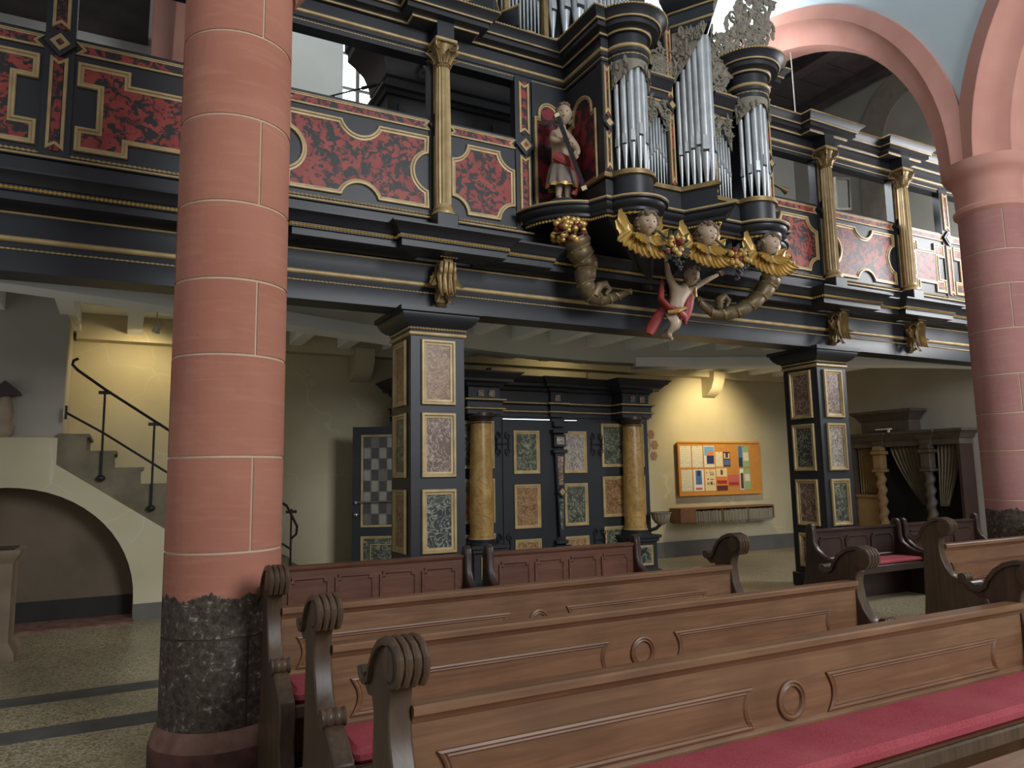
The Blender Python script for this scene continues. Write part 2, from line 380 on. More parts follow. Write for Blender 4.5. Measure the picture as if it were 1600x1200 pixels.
def beads(mb, path, z, out, r, pitch, fr=PLAN, closed=False):
    """a string of small barrel beads along a plan path (offset outwards)"""
    n = len(path); pp = []
    t = MB(); t.sweep(path, [(out, z)], closed, lambda u, v, b: (u, v, b)); pts = t.v
    seq = list(zip(pts, pts[1:]+([pts[0]] if closed else [])))[:n if closed else n-1]
    for a, b in seq:
        a = Vector(a); b = Vector(b); L = (b-a).length
        if L < pitch: continue
        k = max(1, int(L/pitch)); d = (b-a)/k; t_ = d.normalized(); q = Vector((t_.y, -t_.x, 0)); up_ = Vector((0, 0, 1))
        for i in range(k):
            c = a+d*(i+.5); h = d*.8
            vs = [c-h, c+h]
            for g in range(5):
                an = PI*g/4; vs.append(c+q*(r*math.sin(an)*1.05)+up_*(r*math.cos(an)))
            vs = [fr(*p) for p in vs]
            mb.add(vs, [(0, 2+g, 3+g) for g in range(4)]+[(1, 3+g, 2+g) for g in range(4)])
    return mb

# ------------------------------------------------------------------ setting
fl = MB().box(-4, 16, -4, 12.4, -.2, 0).build('floor', 'terrazzo'); struct(fl)
for y0, y1 in ((6.87, 7.13), (5.92, 6.20)):
    MB().box(-4, 1.25, y0, y1, -.02, .003).build('dark_band', 'floor_band', fl)
# west wall with the big window above the gallery
struct(MB().box(-4, 14.6, 11.75, 12.4, 0, 4.1).build('wall_back', 'plaster')); wall_back = bpy.data.objects['wall_back']
wb = MB().box(-4, 14.6, 11.75, 12.4, 4.1, 5.2); wb.box(-4, 3.08, 11.75, 12.4, 5.2, 12); wb.box(5.7, 14.6, 11.75, 12.4, 5.2, 12); wb.box(3.08, 5.7, 11.75, 12.4, 11, 12); wb.box(3.08, 5.7, 11.75, 12.4, 5.2, 6.6)
struct(wb.build('wall_back_upper', 'plaster_upper'))
win = MB().box(3.08, 5.7, 12.2, 12.22, 6.6, 11).build('window_1', 'window_glow'); struct(win)
for x in (3.45, 4.15, 4.85): MB().box(x-.03, x+.03, 12.14, 12.2, 6.6, 11).build('glazing_bar', 'skirting', win)
for z in (7.2, 7.85, 8.5, 9.15, 9.8, 10.4): MB().box(3.08, 5.7, 12.15, 12.19, z-.02, z+.02).build('glazing_bar', 'skirting', win)
struct(MB().box(9.0, 13.98, 11.70, 11.75, 0, .30).build('baseboard_back', 'skirting'))
# side wall of the far aisle with the painted arch band
wr = struct(MB().box(14, 14.6, 3, 11.75, 0, 10.2).build('wall_right', 'plaster_grey'))
cyb, czb, Rb = 8.55, 8.55, 1.36
outer = [(10.0, 4.2)] + arc(cyb, czb, 1.44, 0, 90, 12); inner = [(9.42, 4.2)] + arc(cyb, czb, .84, 0, 90, 12)
MB().prism([(u, v) for u, v in outer]+[(u, v) for u, v in reversed(inner)], 0, .035, YZ(14)).build('painted_arch_band', 'wall_paint_grey', wr)
struct(MB().box(13.95, 14, 3, 11.7, 0, .3).build('baseboard_right', 'skirting'))
# dark boarded ceiling of the aisle
cb = MB().box(9.5, 14.6, 4, 11.75, 10.12, 10.3).build('ceiling', 'ceiling_wood'); struct(cb)
for i in range(11):
    MB().box(9.6, 14.0, 4.05+i*.7, 4.05+i*.7+.67, 10.08, 10.12).build('plank', 'ceiling_wood', cb)
for x in (10.6, 12.2, 13.75): MB().box(x-.14, x+.14, 4, 11.75, 9.86, 10.08).build('beam', 'ceiling_wood', cb)
# arcade walls on round arches (X = 9.08 in view, X = .575 overhead on the left)
def arcade(x, name, mat):
    R = 3.12; zc = 5.25
    poly = [(12.0, 12), (12.0, zc)] + arc(8.3, zc, R+.3, 0, 180, 40) + arc(1.4, zc, R+.3, 0, 180, 40) + [(-2.6, zc), (-2.6, 12)]
    wl = struct(MB().prism(poly, -.34, .34, lambda u, v, b: (x+b, u, v)).build(name, mat))
    for k, (cy) in enumerate((8.3, 1.4)):
        p = arc(cy, zc, R, 0, 180, 44)
        # two stepped orders, each side of the wall
        prof = [(.40, -.33), (.40, -.39), (.20, -.44), (.18, -.42), (.15, -.32), (.03, -.22), (-.09, -.18), (-.11, -.12), (-.11, .12), (-.09, .18), (.03, .22), (.15, .32), (.18, .42), (.20, .44), (.40, .39), (.40, .33)]
        MB().sweep(p, prof, False, lambda u, v, b: (x+b, u, v)).build('arch_ring', 'arch_red', wl)
    MB().prism([(4.52, zc-.02), (5.18, zc-.02), (5.08, zc+.4), (4.85, zc+.75), (4.62, zc+.4)], -.2, .2, lambda u, v, b: (x+b, u, v)).build('springer', 'arch_red', wl)
    return wl
arcade(9.08, 'wall_arcade', 'plaster_blue'); arcade(.575, 'wall_arcade_left', 'plaster_blue')
# red responds where the arcades meet the west wall
for x in (.575, 9.08):
    mb = MB().lathe([(.36, 4.25), (.36, 5.0), (.42, 5.05), (.46, 5.25)], (x, 11.75, 0), 20, a0=PI, a1=2*PI, cap=False)
    struct(mb.build('trim_1' if x < 1 else 'trim_2', 'arch_red'))
struct(MB().box(.15, 1.0, 11.5, 11.75, 5.25, 12).build('trim_3', 'arch_red'))

# ------------------------------------------------------------------ round sandstone columns
def column(x, y, r, joints, mats, phase, label, z_top=4.75, zb=1.):
    t = thing('sandstone_column', (x, y, 0), label, 'column')
    shaft, mor = mats
    MB().lathe([(r-.006, 1.04), (r-.006, z_top)], (x, y, 0), 48).build('mortar', mor, t); MB().lathe([(r-.006, .2), (r-.006, 1.04)], (x, y, 0), 48).build('mortar', 'mortar_dark', t)
    zs = [.30*zb]+joints+[z_top]
    for i in range(len(zs)-1):
        z0, z1 = zs[i]+.006, zs[i+1]-.006; a = phase+(1.33 if i % 2 else 0); g = .02
        for h in range(2):
            a0 = a+h*PI+g; a1 = a+(h+1)*PI-g
            MB().lathe([(r-.03, z0), (r, z0+.002), (r, z1-.002), (r-.03, z1)], (x, y, 0), 26, a0=a0, a1=a1, cap=False).build('stone', shaft, t)
    MB().lathe([(r+.003, .35*zb), (r+.02, .31*zb), (r+.035, .26*zb), (r+.04, .22*zb), (r+.045, .20*zb)], (x, y, 0), 40).build('base_ring', 'base_stone', t)
    MB().lathe([(r+.045, .202*zb), (r+.05, .19*zb), (r+.05, 0)], (x, y, 0), 40).build('plinth', 'plinth_stone', t)
    cap = MB().lathe([(r, 4.62), (r+.04, 4.66), (r+.045, 4.70), (r+.01, 4.74), (r+.02, 4.98), (r+.05, 5.06), (r+.10, 5.10), (r+.13, 5.16), (r+.13, 5.25)][0 if x > 5 else 4:], (x, y, 0), 40)
    cap.build('capital', 'arch_red' if x > 5 else shaft, t)
    return t
column(.60, 5.015, .343, [.741, 1.232, 1.796, 2.413, 2.883, 3.374, 3.938, 4.502], ('sandstone', 'mortar'), -PI/2+.32,
       'red sandstone column with peeling paint at its foot beside the pews', 5.0, .68)
column(9.08, 4.82, .345, [.75, 1.29, 1.84, 2.26, 2.70, 3.22, 3.74, 4.14], ('sandstone_far', 'mortar'), -PI/2-.75,
       'pink sandstone column at the right under the springing of the arches')

struct(MB().box(-4, .1, 4.6, 11.75, 8.2, 8.35).build('ceiling_left', 'ceiling_wood'))   # boarded ceiling of the near aisle
# ------------------------------------------------------------------ ceiling under the gallery
deck = struct(MB().box(-4, 14, 7.3, 11.75, 3.98, 4.12).build('ceiling_gallery', 'plaster_white'))
for i in range(24):
    x = -3.6+i*.74; MB().box(x-.09, x+.09, 7.35, 11.7, 3.72, 3.98).build('joist', 'plaster_white', deck)
curve = [(-4, 7.46), (-2.5, 7.52), (-1, 7.82), (0, 8.12), (1, 8.45), (2, 8.8), (3, 9.13), (4, 9.46), (5, 9.74), (6, 9.9), (7, 9.93), (7.6, 9.88), (8.6, 9.46), (9.3, 9.15), (10, 8.86), (11, 8.42), (12, 8.0), (13, 7.7), (14, 7.5)]
ds = MB().sweep(curve, [(0, 3.98), (0, 3.50), (-.30, 3.50), (-.30, 3.98)], cprof=True).build('downstand', 'plaster_upper', deck)
for part in (curve[:8], curve[11:]): MB().sweep(part, [(.03, 3.60), (.04, 3.58), (.04, 3.44), (-.3, 3.44), (-.3, 3.5), (0, 3.5), (0, 3.60)], cprof=True).build('daylit_edge', 'plaster_white', deck)  # whiter lip paints in the daylight along the lower edge
# plaster band and corbels along the top of the west wall
pb = MB().box(-.6, 14, 11.5, 11.75, 3.62, 3.98).build('trim_4', 'plaster'); struct(pb)
for x in (3.40, 10.9):
    poly = [(11.75, 3.72), (11.36, 3.72), (11.38, 3.55), (11.46, 3.38), (11.6, 3.26), (11.75, 3.22)]
    MB().prism(poly, -.15, .15, lambda u, v, b, x=x: (x+b, u, v)).build('corbel', 'plaster', wall_back)
for x0, x1, z0 in ((4.1, 5.62, 3.40), (5.72, 7.74, 3.37), (7.80, 9.0, 3.37)):
    MB().box(x0, x1, 11.56, 11.75, z0, 3.58, .012).build('lintel_stone', 'plaster', wall_back)

# ------------------------------------------------------------------ gallery front
GY = 7.2
gal = thing('organ_gallery', (5, GY, 3.41), 'black gallery front with gilt mouldings and red marbled panels across the church', 'gallery')
def brk(x0, x1, steps):
    """plan path along X at GY, stepping forward by d between a and b"""
    p = [(x0, GY)]
    cur = 0.
    for a, b, d in steps:
        if p[-1][0] < a-1e-6 and cur != 0: p.append((p[-1][0], GY)); cur = 0.
        if d != cur: p += [(a, GY-cur), (a, GY-d)]
        p.append((b, GY-d)); cur = d
    if cur: p.append((p[-1][0], GY))
    p.append((x1, GY)); q = []
    for c in p:
        if not q or math.hypot(c[0]-q[-1][0], c[1]-q[-1][1]) > 1e-5: q.append(c)
    return q
straight = [(-4, GY), (14, GY)]
low = brk(-4, 14, [(1.55, 2.6, .09), (2.6, 3.36, .20), (3.36, 4.0, .09), (8.72, 9.5, .20), (9.5, 10.5, .09), (10.5, 11.25, .20), (11.25, 11.9, .09)])
MB().sweep(straight, [(0, 3.95), (0, 3.62), (.012, 3.60), (.012, 3.41), (-.32, 3.41), (-.32, 3.95)], cprof=True).build('fascia', 'black_paint', gal)
def gstrip(path, z, r, name='gilt_moulding', out=0., mat='gold', closed=False):
    return MB().sweep(path, [(out+a, z+b) for a, b in halfround(r, 0, 6)], closed).build(name, mat, gal)
gstrip(straight, 3.69, .026); gstrip(straight, 3.915, .011)
beads(MB(), straight, 3.60, .014, .011, .04).build('bead_row', 'gold', gal, kind='stuff')
MB().sweep(low, [(-.05, 3.93), (.02, 3.93), (.05, 3.935), (.09, 3.955), (.15, 3.965), (.15, 3.96), (.21, 3.96), (.21, 4.03), (.235, 4.03), (.235, 4.075), (.25, 4.08), (.27, 4.11), (.30, 4.14), (.34, 4.16), (.34, 4.18), (.0, 4.20), (-.05, 4.2)], cprof=True).build('cornice', 'black_paint', gal)
beads(MB(), low, 4.052, .232, .021, .034).build('bead_row', 'gold_bright', gal, kind='stuff')
# plinth and parapet wall
MB().sweep(straight, [(.03, 4.18), (.03, 4.40), (.055, 4.41), (.055, 4.43), (0, 4.45), (0, 5.57), (-.02, 5.59), (-.14, 5.59), (-.14, 4.18)], cprof=True).build('parapet', 'black_paint', gal)
def interval_strips(spans, f):
    for a, b in spans: f(a, b)
spans = [(-4, 4.12), (7.7, 14)]
for a, b in spans:
    gstrip([(a, GY), (b, GY)], 4.425, .012, out=.052); beads(MB(), [(a, GY), (b, GY)], 4.475, .004, .016, .04).build('bead_row', 'gold', gal, kind='stuff')
POSTS = [-2.95, -.62, 1.17, 2.96, 4.03, 9.12, 10.9, 12.15]
def frame_prof(wd, h, o=0.): return [(o-wd, .0), (o-wd*.95, h*.45), (o-wd*.6, h*.55), (o-wd*.45, h), (o-wd*.1, h), (o, h*.6), (o, 0)]
def panel(poly, fr, parent, red='tortoise_red', wd=.055, h=.03, gold='gold', name='red_panel', fillb=.008):
    p = MB().prism(poly, 0, fillb, fr).build(name, red, parent)
    MB().sweep(poly, frame_prof(wd, h), True, fr).build('gilt_frame', gold, p)
    return p
def notched(x0, x1, z0, z1, nx=.16, nz=.13):
    xm = (x0+x1)/2; zm = (z0+z1)/2; hw = (x1-x0)*.22; hz = (z1-z0)*.22
    return [(x0, z0), (xm-hw, z0), (xm-hw, z0+nz), (xm+hw, z0+nz), (xm+hw, z0), (x1, z0), (x1, zm-hz), (x1-nx, zm-hz), (x1-nx, zm+hz), (x1, zm+hz), (x1, z1),
            (xm+hw, z1), (xm+hw, z1-nz), (xm-hw, z1-nz), (xm-hw, z1), (x0, z1), (x0, zm+hz), (x0+nx, zm+hz), (x0+nx, zm-hz), (x0, zm-hz)]
def scalloped(x0, x1, z0, z1, r=.20):
    xm = (x0+x1)/2; zm = (z0+z1)/2; q = .05
    return ([(x0, z0)] + arc(xm, z0-q, r, 165, 15, 12) + [(x1, z0)] + arc(x1+q, zm, r*1.08, 255, 105, 12) + [(x1, z1)] + arc(xm, z1+q, r, -15, -165, 12) + [(x0, z1)] + arc(x0-q, zm, r*1.08, 75, -75, 12))
def bitten(x0, x1, z0, z1, r=.19):
    return (arc(x0, z0, r, 90, 0, 8) + arc(x1, z0, r, 180, 90, 8) + arc(x1, z1, r, 270, 180, 8) + arc(x0, z1, r, 360, 270, 8))
FR = XZ(GY)
Z0, Z1 = 4.53, 5.36
for x0, x1, kind in ((-2.82, -.76, 'n'), (-.48, 1.03, 'n'), (1.31, 2.84, 's'), (3.10, 3.90, 'b'), (8.02, 8.97, 'b'), (9.28, 10.74, 's'), (11.06, 12.02, 'n'), (12.28, 13.8, 'n')):
    panel({'n': notched, 's': scalloped, 'b': bitten}[kind](x0, x1, Z0, Z1), FR, gal)
    # red strip with swallow-tail ends along the rail
    a, b = x0-.03, x1+.03; zt, zb = 5.545, 5.425; zm = (zt+zb)/2
    panel([(a, zb), (b, zb), (b-.06, zm), (b, zt), (a, zt), (a+.06, zm)], FR, gal, wd=.026, h=.018, name='rail_strip')
def diamond(x, z, s, fr, parent):
    d = MB().prism([(x-s, z), (x, z-s*1.05), (x+s, z), (x, z+s*1.05)], 0, .035, fr).build('diamond', 'black_paint', parent)
    k = .62*s; MB().sweep([(x-k, z), (x, z-k*1.05), (x+k, z), (x, z+k*1.05)], [(0, .03), (0, .045), (-.03, .045), (-.034, .03)], True, fr).build('diamond_frame', 'gold', d)
    k = .3*s; MB().prism([(x-k, z), (x, z-k), (x+k, z), (x, z+k)], .03, .042, fr).build('diamond_centre', 'tortoise_red', d)
def post_strip(x, z0, z1, fr, parent, hw=.07):
    p = MB().prism([(x-hw*.5, z0), (x+hw*.5, z0), (x+hw*.5, z1), (x-hw*.5, z1)], 0, .012, fr).build('post_strip', 'tortoise_red', parent)
    t = .05
    MB().sweep([(x-hw, z0), (x, z0+t), (x+hw, z0), (x+hw, z1), (x, z1-t), (x-hw, z1)], [(-.03, .0), (-.028, .022), (-.004, .022), (0, 0)], True, fr).build('gilt_frame', 'gold', p)
for x in POSTS:
    MB().box(x-.115, x+.115, GY-.02, GY+.10, 4.45, 6.34).build('post', 'black_paint', gal)
    F2 = XZ(GY-.02)
    post_strip(x, 4.50, 5.37, F2, gal); post_strip(x, 5.62, 6.28, F2, gal); diamond(x, 5.485, .125, F2, gal)
# upper entablature
ORG = [(4.62, GY), (4.62, 6.41), (4.72, 6.41)] + arc(4.97, 6.41, .25, 180, 360, 14)[1:]
ORGR = [(2*5.92-x, y) for x, y in reversed(ORG)]
TL = ORG + [(5.22, 6.75)]; TR = [(6.62, 6.75)] + ORGR
upL = brk(-4, 4.5, [(2.62, 3.32, .17)])[:-1] + TL
upR = TR + brk(7.4, 14, [(8.76, 9.48, .17), (10.54, 11.26, .17)])[1:]
for path, flat in ((upL, [(-4, GY)]+TL), (upR, TR+[(14, GY)])):
    MB().sweep(flat, [(-.16, 6.28), (0, 6.28), (0, 6.36), (.012, 6.37), (.012, 6.45), (0, 6.46), (0, 6.6), (-.16, 6.6)], cprof=True).build('upper_frieze', 'black_paint', gal)
    MB().sweep(path, [(-.16, 6.58), (0, 6.58), (.03, 6.59), (.05, 6.62), (.13, 6.63), (.13, 6.69), (.16, 6.70), (.18, 6.74), (.23, 6.78), (.23, 6.80), (-.16, 6.82)], cprof=True).build('upper_entablature', 'black_paint', gal)
    gstrip(flat, 6.43, .022, out=.012)
    for z, r, o in ((6.60, .013, .035), (6.70, .013, .15)): gstrip(path, z, r, out=o)
    beads(MB(), flat, 6.335, .002, .009, .035).build('bead_row', 'gold', gal, kind='stuff')
    beads(MB(), path, 6.79, .23, .014, .035).build('bead_row', 'gold', gal, kind='stuff')
# fluted colonnettes on plinths, carrying the entablature, and leaf brackets below
def volute(mb, c, r, sx, sy):
    mb.spiral((0, 0), r, 1.6, r*.36, lambda u, v, b: (c[0]+sx*u, c[1]+sy*abs(u)*.6-.0, c[2]+v), 1, PI/2, 18)
def colonnette(x):
    y = GY-.12
    MB().box(x-.125, x+.125, y-.13, GY, 4.20, 4.43, .01).build('pedestal', 'black_paint', gal)
    b = MB().lathe([(.13, 4.43), (.13, 4.46), (.10, 4.475), (.115, 4.50), (.09, 4.53), (.088, 4.55)], (x, y, 0), 24).build('colonnette_base', 'gold', gal)
    MB().lathe([(.088, 4.54), (.092, 4.9), (.09, 5.4), (.08, 6.13)], (x, y, 0), 72, flute=14, fd=.14).build('colonnette', 'gold', gal)
    c = MB().lathe([(.085, 6.11), (.095, 6.125), (.085, 6.14), (.08, 6.16), (.095, 6.30), (.12, 6.36)], (x, y, 0), 20)
    for k in range(8):
        a = 2*PI*k/8; d = Vector((math.cos(a), math.sin(a), 0)); c.leaf(Vector((x, y, 6.15))+d*.08, (d.x*.25, d.y*.25, 1), d, .17, .085, 1.0, 3, .014)
    for sx in (-1, 1):
        for sy in (-1, 1): c.spiral((0, 0), .06, 1.6, .02, lambda u, v, b, sx=sx, sy=sy: (x+sx*(.10+u*.7), y+sy*(.10+u*.7), 6.345+v), 1, PI*.75, 16)
    c.build('capital', 'gold_dull', gal)
    MB().box(x-.13, x+.13, y-.13, GY, 6.38, 6.42, .008).build('abacus', 'gold', gal)
    MB().box(x-.10, x+.10, y-.10, GY, 6.42, 6.62).build('impost_block', 'black_paint', gal)
    # bracket
    k = MB(); prof = [(GY, 3.93), (GY-.24, 3.93), (GY-.26, 3.88), (GY-.25, 3.80), (GY-.20, 3.72), (GY-.12, 3.66), (GY-.08, 3.58), (GY-.07, 3.50), (GY-.03, 3.46), (GY, 3.46)]
    k.prism(prof, -.05, .05, lambda u, v, b: (x+b, u, v))
    for s in (-1, 1): k.spiral((GY-.15, 3.82), .10, 1.8, .032, lambda u, v, b, s=s: (x+s*.075, u, v), s, 0, 24); k.spiral((GY-.07, 3.55), .05, 1.4, .02, lambda u, v, b, s=s: (x+s*.05, u, v), -s, 0, 16)
    for s, wd in ((-.09, .07), (0, .09), (.09, .07)): k.leaf((x+s*.6, GY-.24, 3.90), (s*.35, .30, -1), (0, -1, -.25), .42, wd*1.6, .55, 3, .035)
    for s in (-1, 1):
        k.leaf((x+s*.06, GY-.14, 3.80), (s*.55, .1, -1), (s*.4, -1, 0), .24, .12, .8, 2, .025); k.leaf((x+s*.03, GY-.10, 3.62), (s*.3, .1, -1), (s*.4, -1, 0), .18, .08, .6, 2, .02)
    k.build('leaf_bracket', 'gold_dull', gal)
    beads(MB(), [(x-.1, GY-.26), (x+.1, GY-.26)], 3.945, 0, .014, .03).build('bead_row', 'gold', gal, kind='stuff')
for x in (2.96, 9.12, 10.9): colonnette(x)
MB().tube([(9.0, 7.45, 6.8), (8.98, 7.45, 8.2)], .009, 6).build('hanging_rod', 'lamp_metal', gal)
# floor of the loft
MB().box(-4, 14, 7.34, 11.74, 4.13, 4.2).build('loft_floor', 'black_wood', gal)

# ------------------------------------------------------------------ piers carrying the gallery
def pier(x, label, mats):
    t = thing('gallery_pier', (x, GY+.35, 0), label, 'pier'); y0 = GY+.045; hw = .305; y1 = y0+.61
    MB().box(x-hw, x+hw, y0, y1, .2, 3.2).build('shaft', 'black_paint', t)
    MB().box(x-hw-.04, x+hw+.04, y0-.04, y1+.04, 0, .2, .015).build('plinth', 'black_paint', t)
    loop = [(x-hw, y0), (x+hw, y0), (x+hw, y1), (x-hw, y1)]
    MB().sweep(loop, [(0, 3.14), (.01, 3.2), (.02, 3.24), (.06, 3.26), (.10, 3.30), (.13, 3.35), (.13, 3.37), (.16, 3.38), (.16, 3.43), (-.1, 3.43), (-.1, 3.14)], True, cprof=True).build('cap', 'black_paint', t)
    MB().sweep(loop, [(a, 3.17+b) for a, b in halfround(.024, .0)], True).build('gilt_moulding', 'gold', t)
    beads(MB(), loop, 3.222, .02, .015, .034, closed=True).build('bead_row', 'gold', t, kind='stuff')
    k = 0
    for z0, z1 in ((2.41, 3.11), (1.65, 2.33), (.87, 1.53), (.28, .76)):
        for fr, c, hw2 in ((XZ(y0), x, .195), (YZ(x-hw), (y0+y1)/2, .195), (YZ(x+hw, 1), (y0+y1)/2, .195)):
            p = MB().prism(rect(c-hw2, c+hw2, z0, z1), 0, .006, fr).build('marbled_panel', mats[k % len(mats)], t)
            MB().sweep(rect(c-hw2, c+hw2, z0, z1), frame_prof(.062, .032), True, fr).build('gilt_frame', 'gold', p); k += 1
    return t
pier(2.955, 'black pier with marbled panels at the left of the carved portal', ['marble_rust', 'marble_rust', 'marble_green', 'marble_plum', 'marble_green', 'marble_plum', 'marble_dark', 'marble_rust', 'marble_green', 'marble_green', 'marble_rust', 'marble_plum'])
pier(9.13, 'black pier with marbled panels between the notice board and the confessional', ['marble_plum', 'marble_plum', 'marble_rust', 'marble_grey', 'marble_dark', 'marble_green', 'marble_green', 'marble_plum', 'marble_dark', 'marble_rust', 'marble_green', 'marble_plum'])

# ------------------------------------------------------------------ organ (projecting case)
CX = 5.92
org = thing('pipe_organ', (CX, 6.8, 3.9), 'projecting organ case with round towers, pointed centre tower and tin pipes on the gallery', 'organ')
front = ORG + [(5.69, 6.41), (CX, 6.05)]; front = front + [(2*CX-x, y) for x, y in reversed(front[:-1])]
def oparts(prof, name, mat, path=front): return MB().sweep(path, prof, False, cprof=True).build(name, mat, org)
def ostrip(path, z, r, out=0., mat='gold'): return MB().sweep(path, [(out+a, z+b) for a, b in halfround(r)]).build('gilt_moulding', mat, org)
# case walls: sides, back board behind the pipes
body = [(4.62, GY), (4.62, 6.41), (4.74, 6.41), (4.78, 6.62), (CX-.05, 6.62), (2*CX-4.78, 6.62), (2*CX-4.74, 6.41), (2*CX-4.62, 6.41), (2*CX-4.62, GY)]
MB().prism(body, 4.9, 6.3, PLAN).build('case', 'crate_dark', org)
MB().box(5.26, 6.58, 6.60, GY, 6.3, 7.1).build('case_top', 'black_paint', org)
# gallery parapet panel beside the case and arched panels on both
def arched(u0, u1, z0, z1):
    r = (u1-u0)/2*.74; um = (u0+u1)/2; zs = z1-r; return [(u0, z0), (u1, z0), (u1, zs-.05), (um+r, zs-.05)]+arc(um, zs, r, 0, 180, 14)+[(um-r, zs-.05), (u0, zs-.05)]
MB().box(4.13, 4.62, GY-.02, GY+.1, 4.45, 6.3).build('back_panel', 'black_paint', org)
panel(arched(4.16, 4.56, 4.72, 6.08), XZ(GY-.02), org, 'tortoise_dark', .045)
panel(arched(6.53, 7.10, 4.95, 6.05), YZ(4.62), org, 'tortoise_dark', .045)
panel(arched(6.53, 7.10, 4.95, 6.05), YZ(2*CX-4.62, 1), org, 'tortoise_dark', .045)
# drum zone, base ring, console cornice
oparts([(0, 4.60), (0, 4.92), (-.2, 4.92), (-.2, 4.60)], 'drum', 'black_paint'); oparts([(0, 4.915), (.035, 4.92), (.035, 4.945), (.02, 4.955), (.02, 4.98), (-.25, 4.99), (-.25, 4.915)], 'base_ring', 'gold_dull')
cpath = arc(4.62, GY, .60, 185, 262, 10) + front[1:-1] + [(2*CX-x, y) for x, y in reversed(arc(4.62, GY, .60, 185, 262, 10))]
cons = [(-.2, 4.46), (.0, 4.46), (.02, 4.49), (.05, 4.50), (.055, 4.53), (.10, 4.55), (.12, 4.58), (.12, 4.60), (.15, 4.61), (.15, 4.64), (-.2, 4.66)]
oparts(cons, 'console_cornice', 'black_paint', cpath); ostrip(cpath, 4.635, .014, .145); 
beads(MB(), cpath, 4.475, .012, .018, .03).build('bead_row', 'gold_bright', org, kind='stuff')
MB().prism(arc(4.62, GY, .60, 180, 270, 10)+[(4.62, GY)], 4.56, 4.66).build('statue_shelf', 'black_paint', org)
MB().prism([(2*CX-x, y) for x, y in arc(4.62, GY, .60, 180, 270, 10)+[(4.62, GY)]], 4.56, 4.66).build('statue_shelf', 'black_paint', org)
# tapering underside, drawn back to the gallery beam
ub = MB(); N = 9; base = [(4.62, GY-.02)]+front[1:-1]+[(2*CX-4.62, GY-.02)]; vs = []; m = len(base)
for i in range(N):
    t = i/(N-1); k = (1-t)**1.35; z = 4.47-.56*t
    for x, y in base: vs.append((CX+(x-CX)*(.22+.78*k), (GY-.03)+(y-GY+.03)*(.10+.90*k), z))
ub.add(vs, [(i*m+j, i*m+j+1, i*m+m+j+1, i*m+m+j) for i in range(N-1) for j in range(m-1)]+[tuple(range((N-1)*m, N*m))]); ub.build('underside', 'black_paint', org)
# posts with red strips
def opost(x, y, z0, z1, zd, fr):
    MB().box(x-.055, x+.055, y-.012, y+.10, z0, z1).build('post', 'black_paint', org)
    f = XZ(y-.012); post_strip(x, z0+.03, zd-.09, f, org, .038); post_strip(x, zd+.09, z1-.03, f, org, .038); diamond(x, zd, .075, f, org)
for s in (1, -1):
    X = lambda x: CX+s*(x-CX)
    opost(X(4.665), 6.41, 4.97, 6.28, 5.55, None); opost(X(5.60), 6.43, 4.97, 7.0, 5.98, None)
# field between round tower and pointed tower: lintel with cornice
for s in (1, -1):
    a, b = sorted((CX+s*(5.24-CX), CX+s*(5.60-CX)))
    f = [(a, 6.43), (b, 6.43)]
    oparts([(-.1, 6.0), (0, 6.0), (.0, 6.03), (.02, 6.05), (.02, 6.13), (.05, 6.15), (.07, 6.20), (.11, 6.24), (.11, 6.29), (-.1, 6.3)], 'field_cornice', 'black_paint', f)
    ostrip(f, 6.28, .012, .105); ostrip(f, 6.14, .012, .03); ostrip(f, 6.02, .016, .0)
# pointed tower head
vp = [(5.69, 6.45), (5.69, 6.41), (CX, 6.05), (2*CX-5.69, 6.41), (2*CX-5.69, 6.45)]
oparts([(-.08, 6.88), (.0, 6.88), (.03, 6.92), (.03, 6.98), (.05, 7.0), (.05, 7.14), (.08, 7.16), (.12, 7.24), (.16, 7.30), (.16, 7.36), (-.1, 7.38)], 'tower_head', 'black_paint', vp)
ostrip(vp, 6.99, .016, .035); ostrip(vp, 7.15, .014, .06); ostrip(vp, 7.33, .014, .155)
MB().prism(vp, 7.3, 7.34).build('tower_lid', 'black_paint', org)
# pipes, each with body, foot and mouth
def pipe(x, y, r, z0, zm, z1, ang=-PI/2):
    """foot from z0 to zm, body from zm to z1; the mouth faces ang"""
    p = MB().lathe([(r, zm), (r, z1-.004), (r*.9, z1)], (x, y, 0), 14).build('pipe', 'pewter', org)
    MB().lathe([(r*.28, z0), (r*.34, z0+.01), (r*.99, zm-.004), (r, zm)], (x, y, 0), 14).build('pipe_foot', 'pewter', p)
    ca, sa = math.cos(ang), math.sin(ang); tx, ty = -sa, ca; q = MB(); rr = r*1.01; w2 = r*.62; h = r*.55
    P = lambda u, z, o: (x+ca*(rr*o)+tx*u, y+sa*(rr*o)+ty*u, z)
    q.add([P(-w2, zm, .84), P(w2, zm, .84), P(w2, zm+h, .84), P(-w2, zm+h, .84), P(-w2, zm, 1.0), P(w2, zm, 1.0), P(w2, zm+h, 1.0), P(-w2, zm+h, 1.0)],
          [(0, 1, 2, 3), (4, 5, 6, 7), (0, 1, 5, 4), (1, 2, 6, 5), (2, 3, 7, 6), (3, 0, 4, 7)])
    q.build('pipe_mouth', 'pipe_mouth', p)
    l = MB(); z2 = zm+h; l.add([P(-w2*1.1, z2, 1.0), P(w2*1.1, z2, 1.0), P(w2*.9, z2+r*3.2, .98), P(-w2*.9, z2+r*3.2, .98), P(-w2*1.1, z2, 1.09), P(w2*1.1, z2, 1.09)],
          [(4, 5, 2, 3), (0, 1, 5, 4), (0, 4, 3), (1, 2, 5), (0, 3, 2, 1)]); l.build('pipe_lip', 'pewter', p)
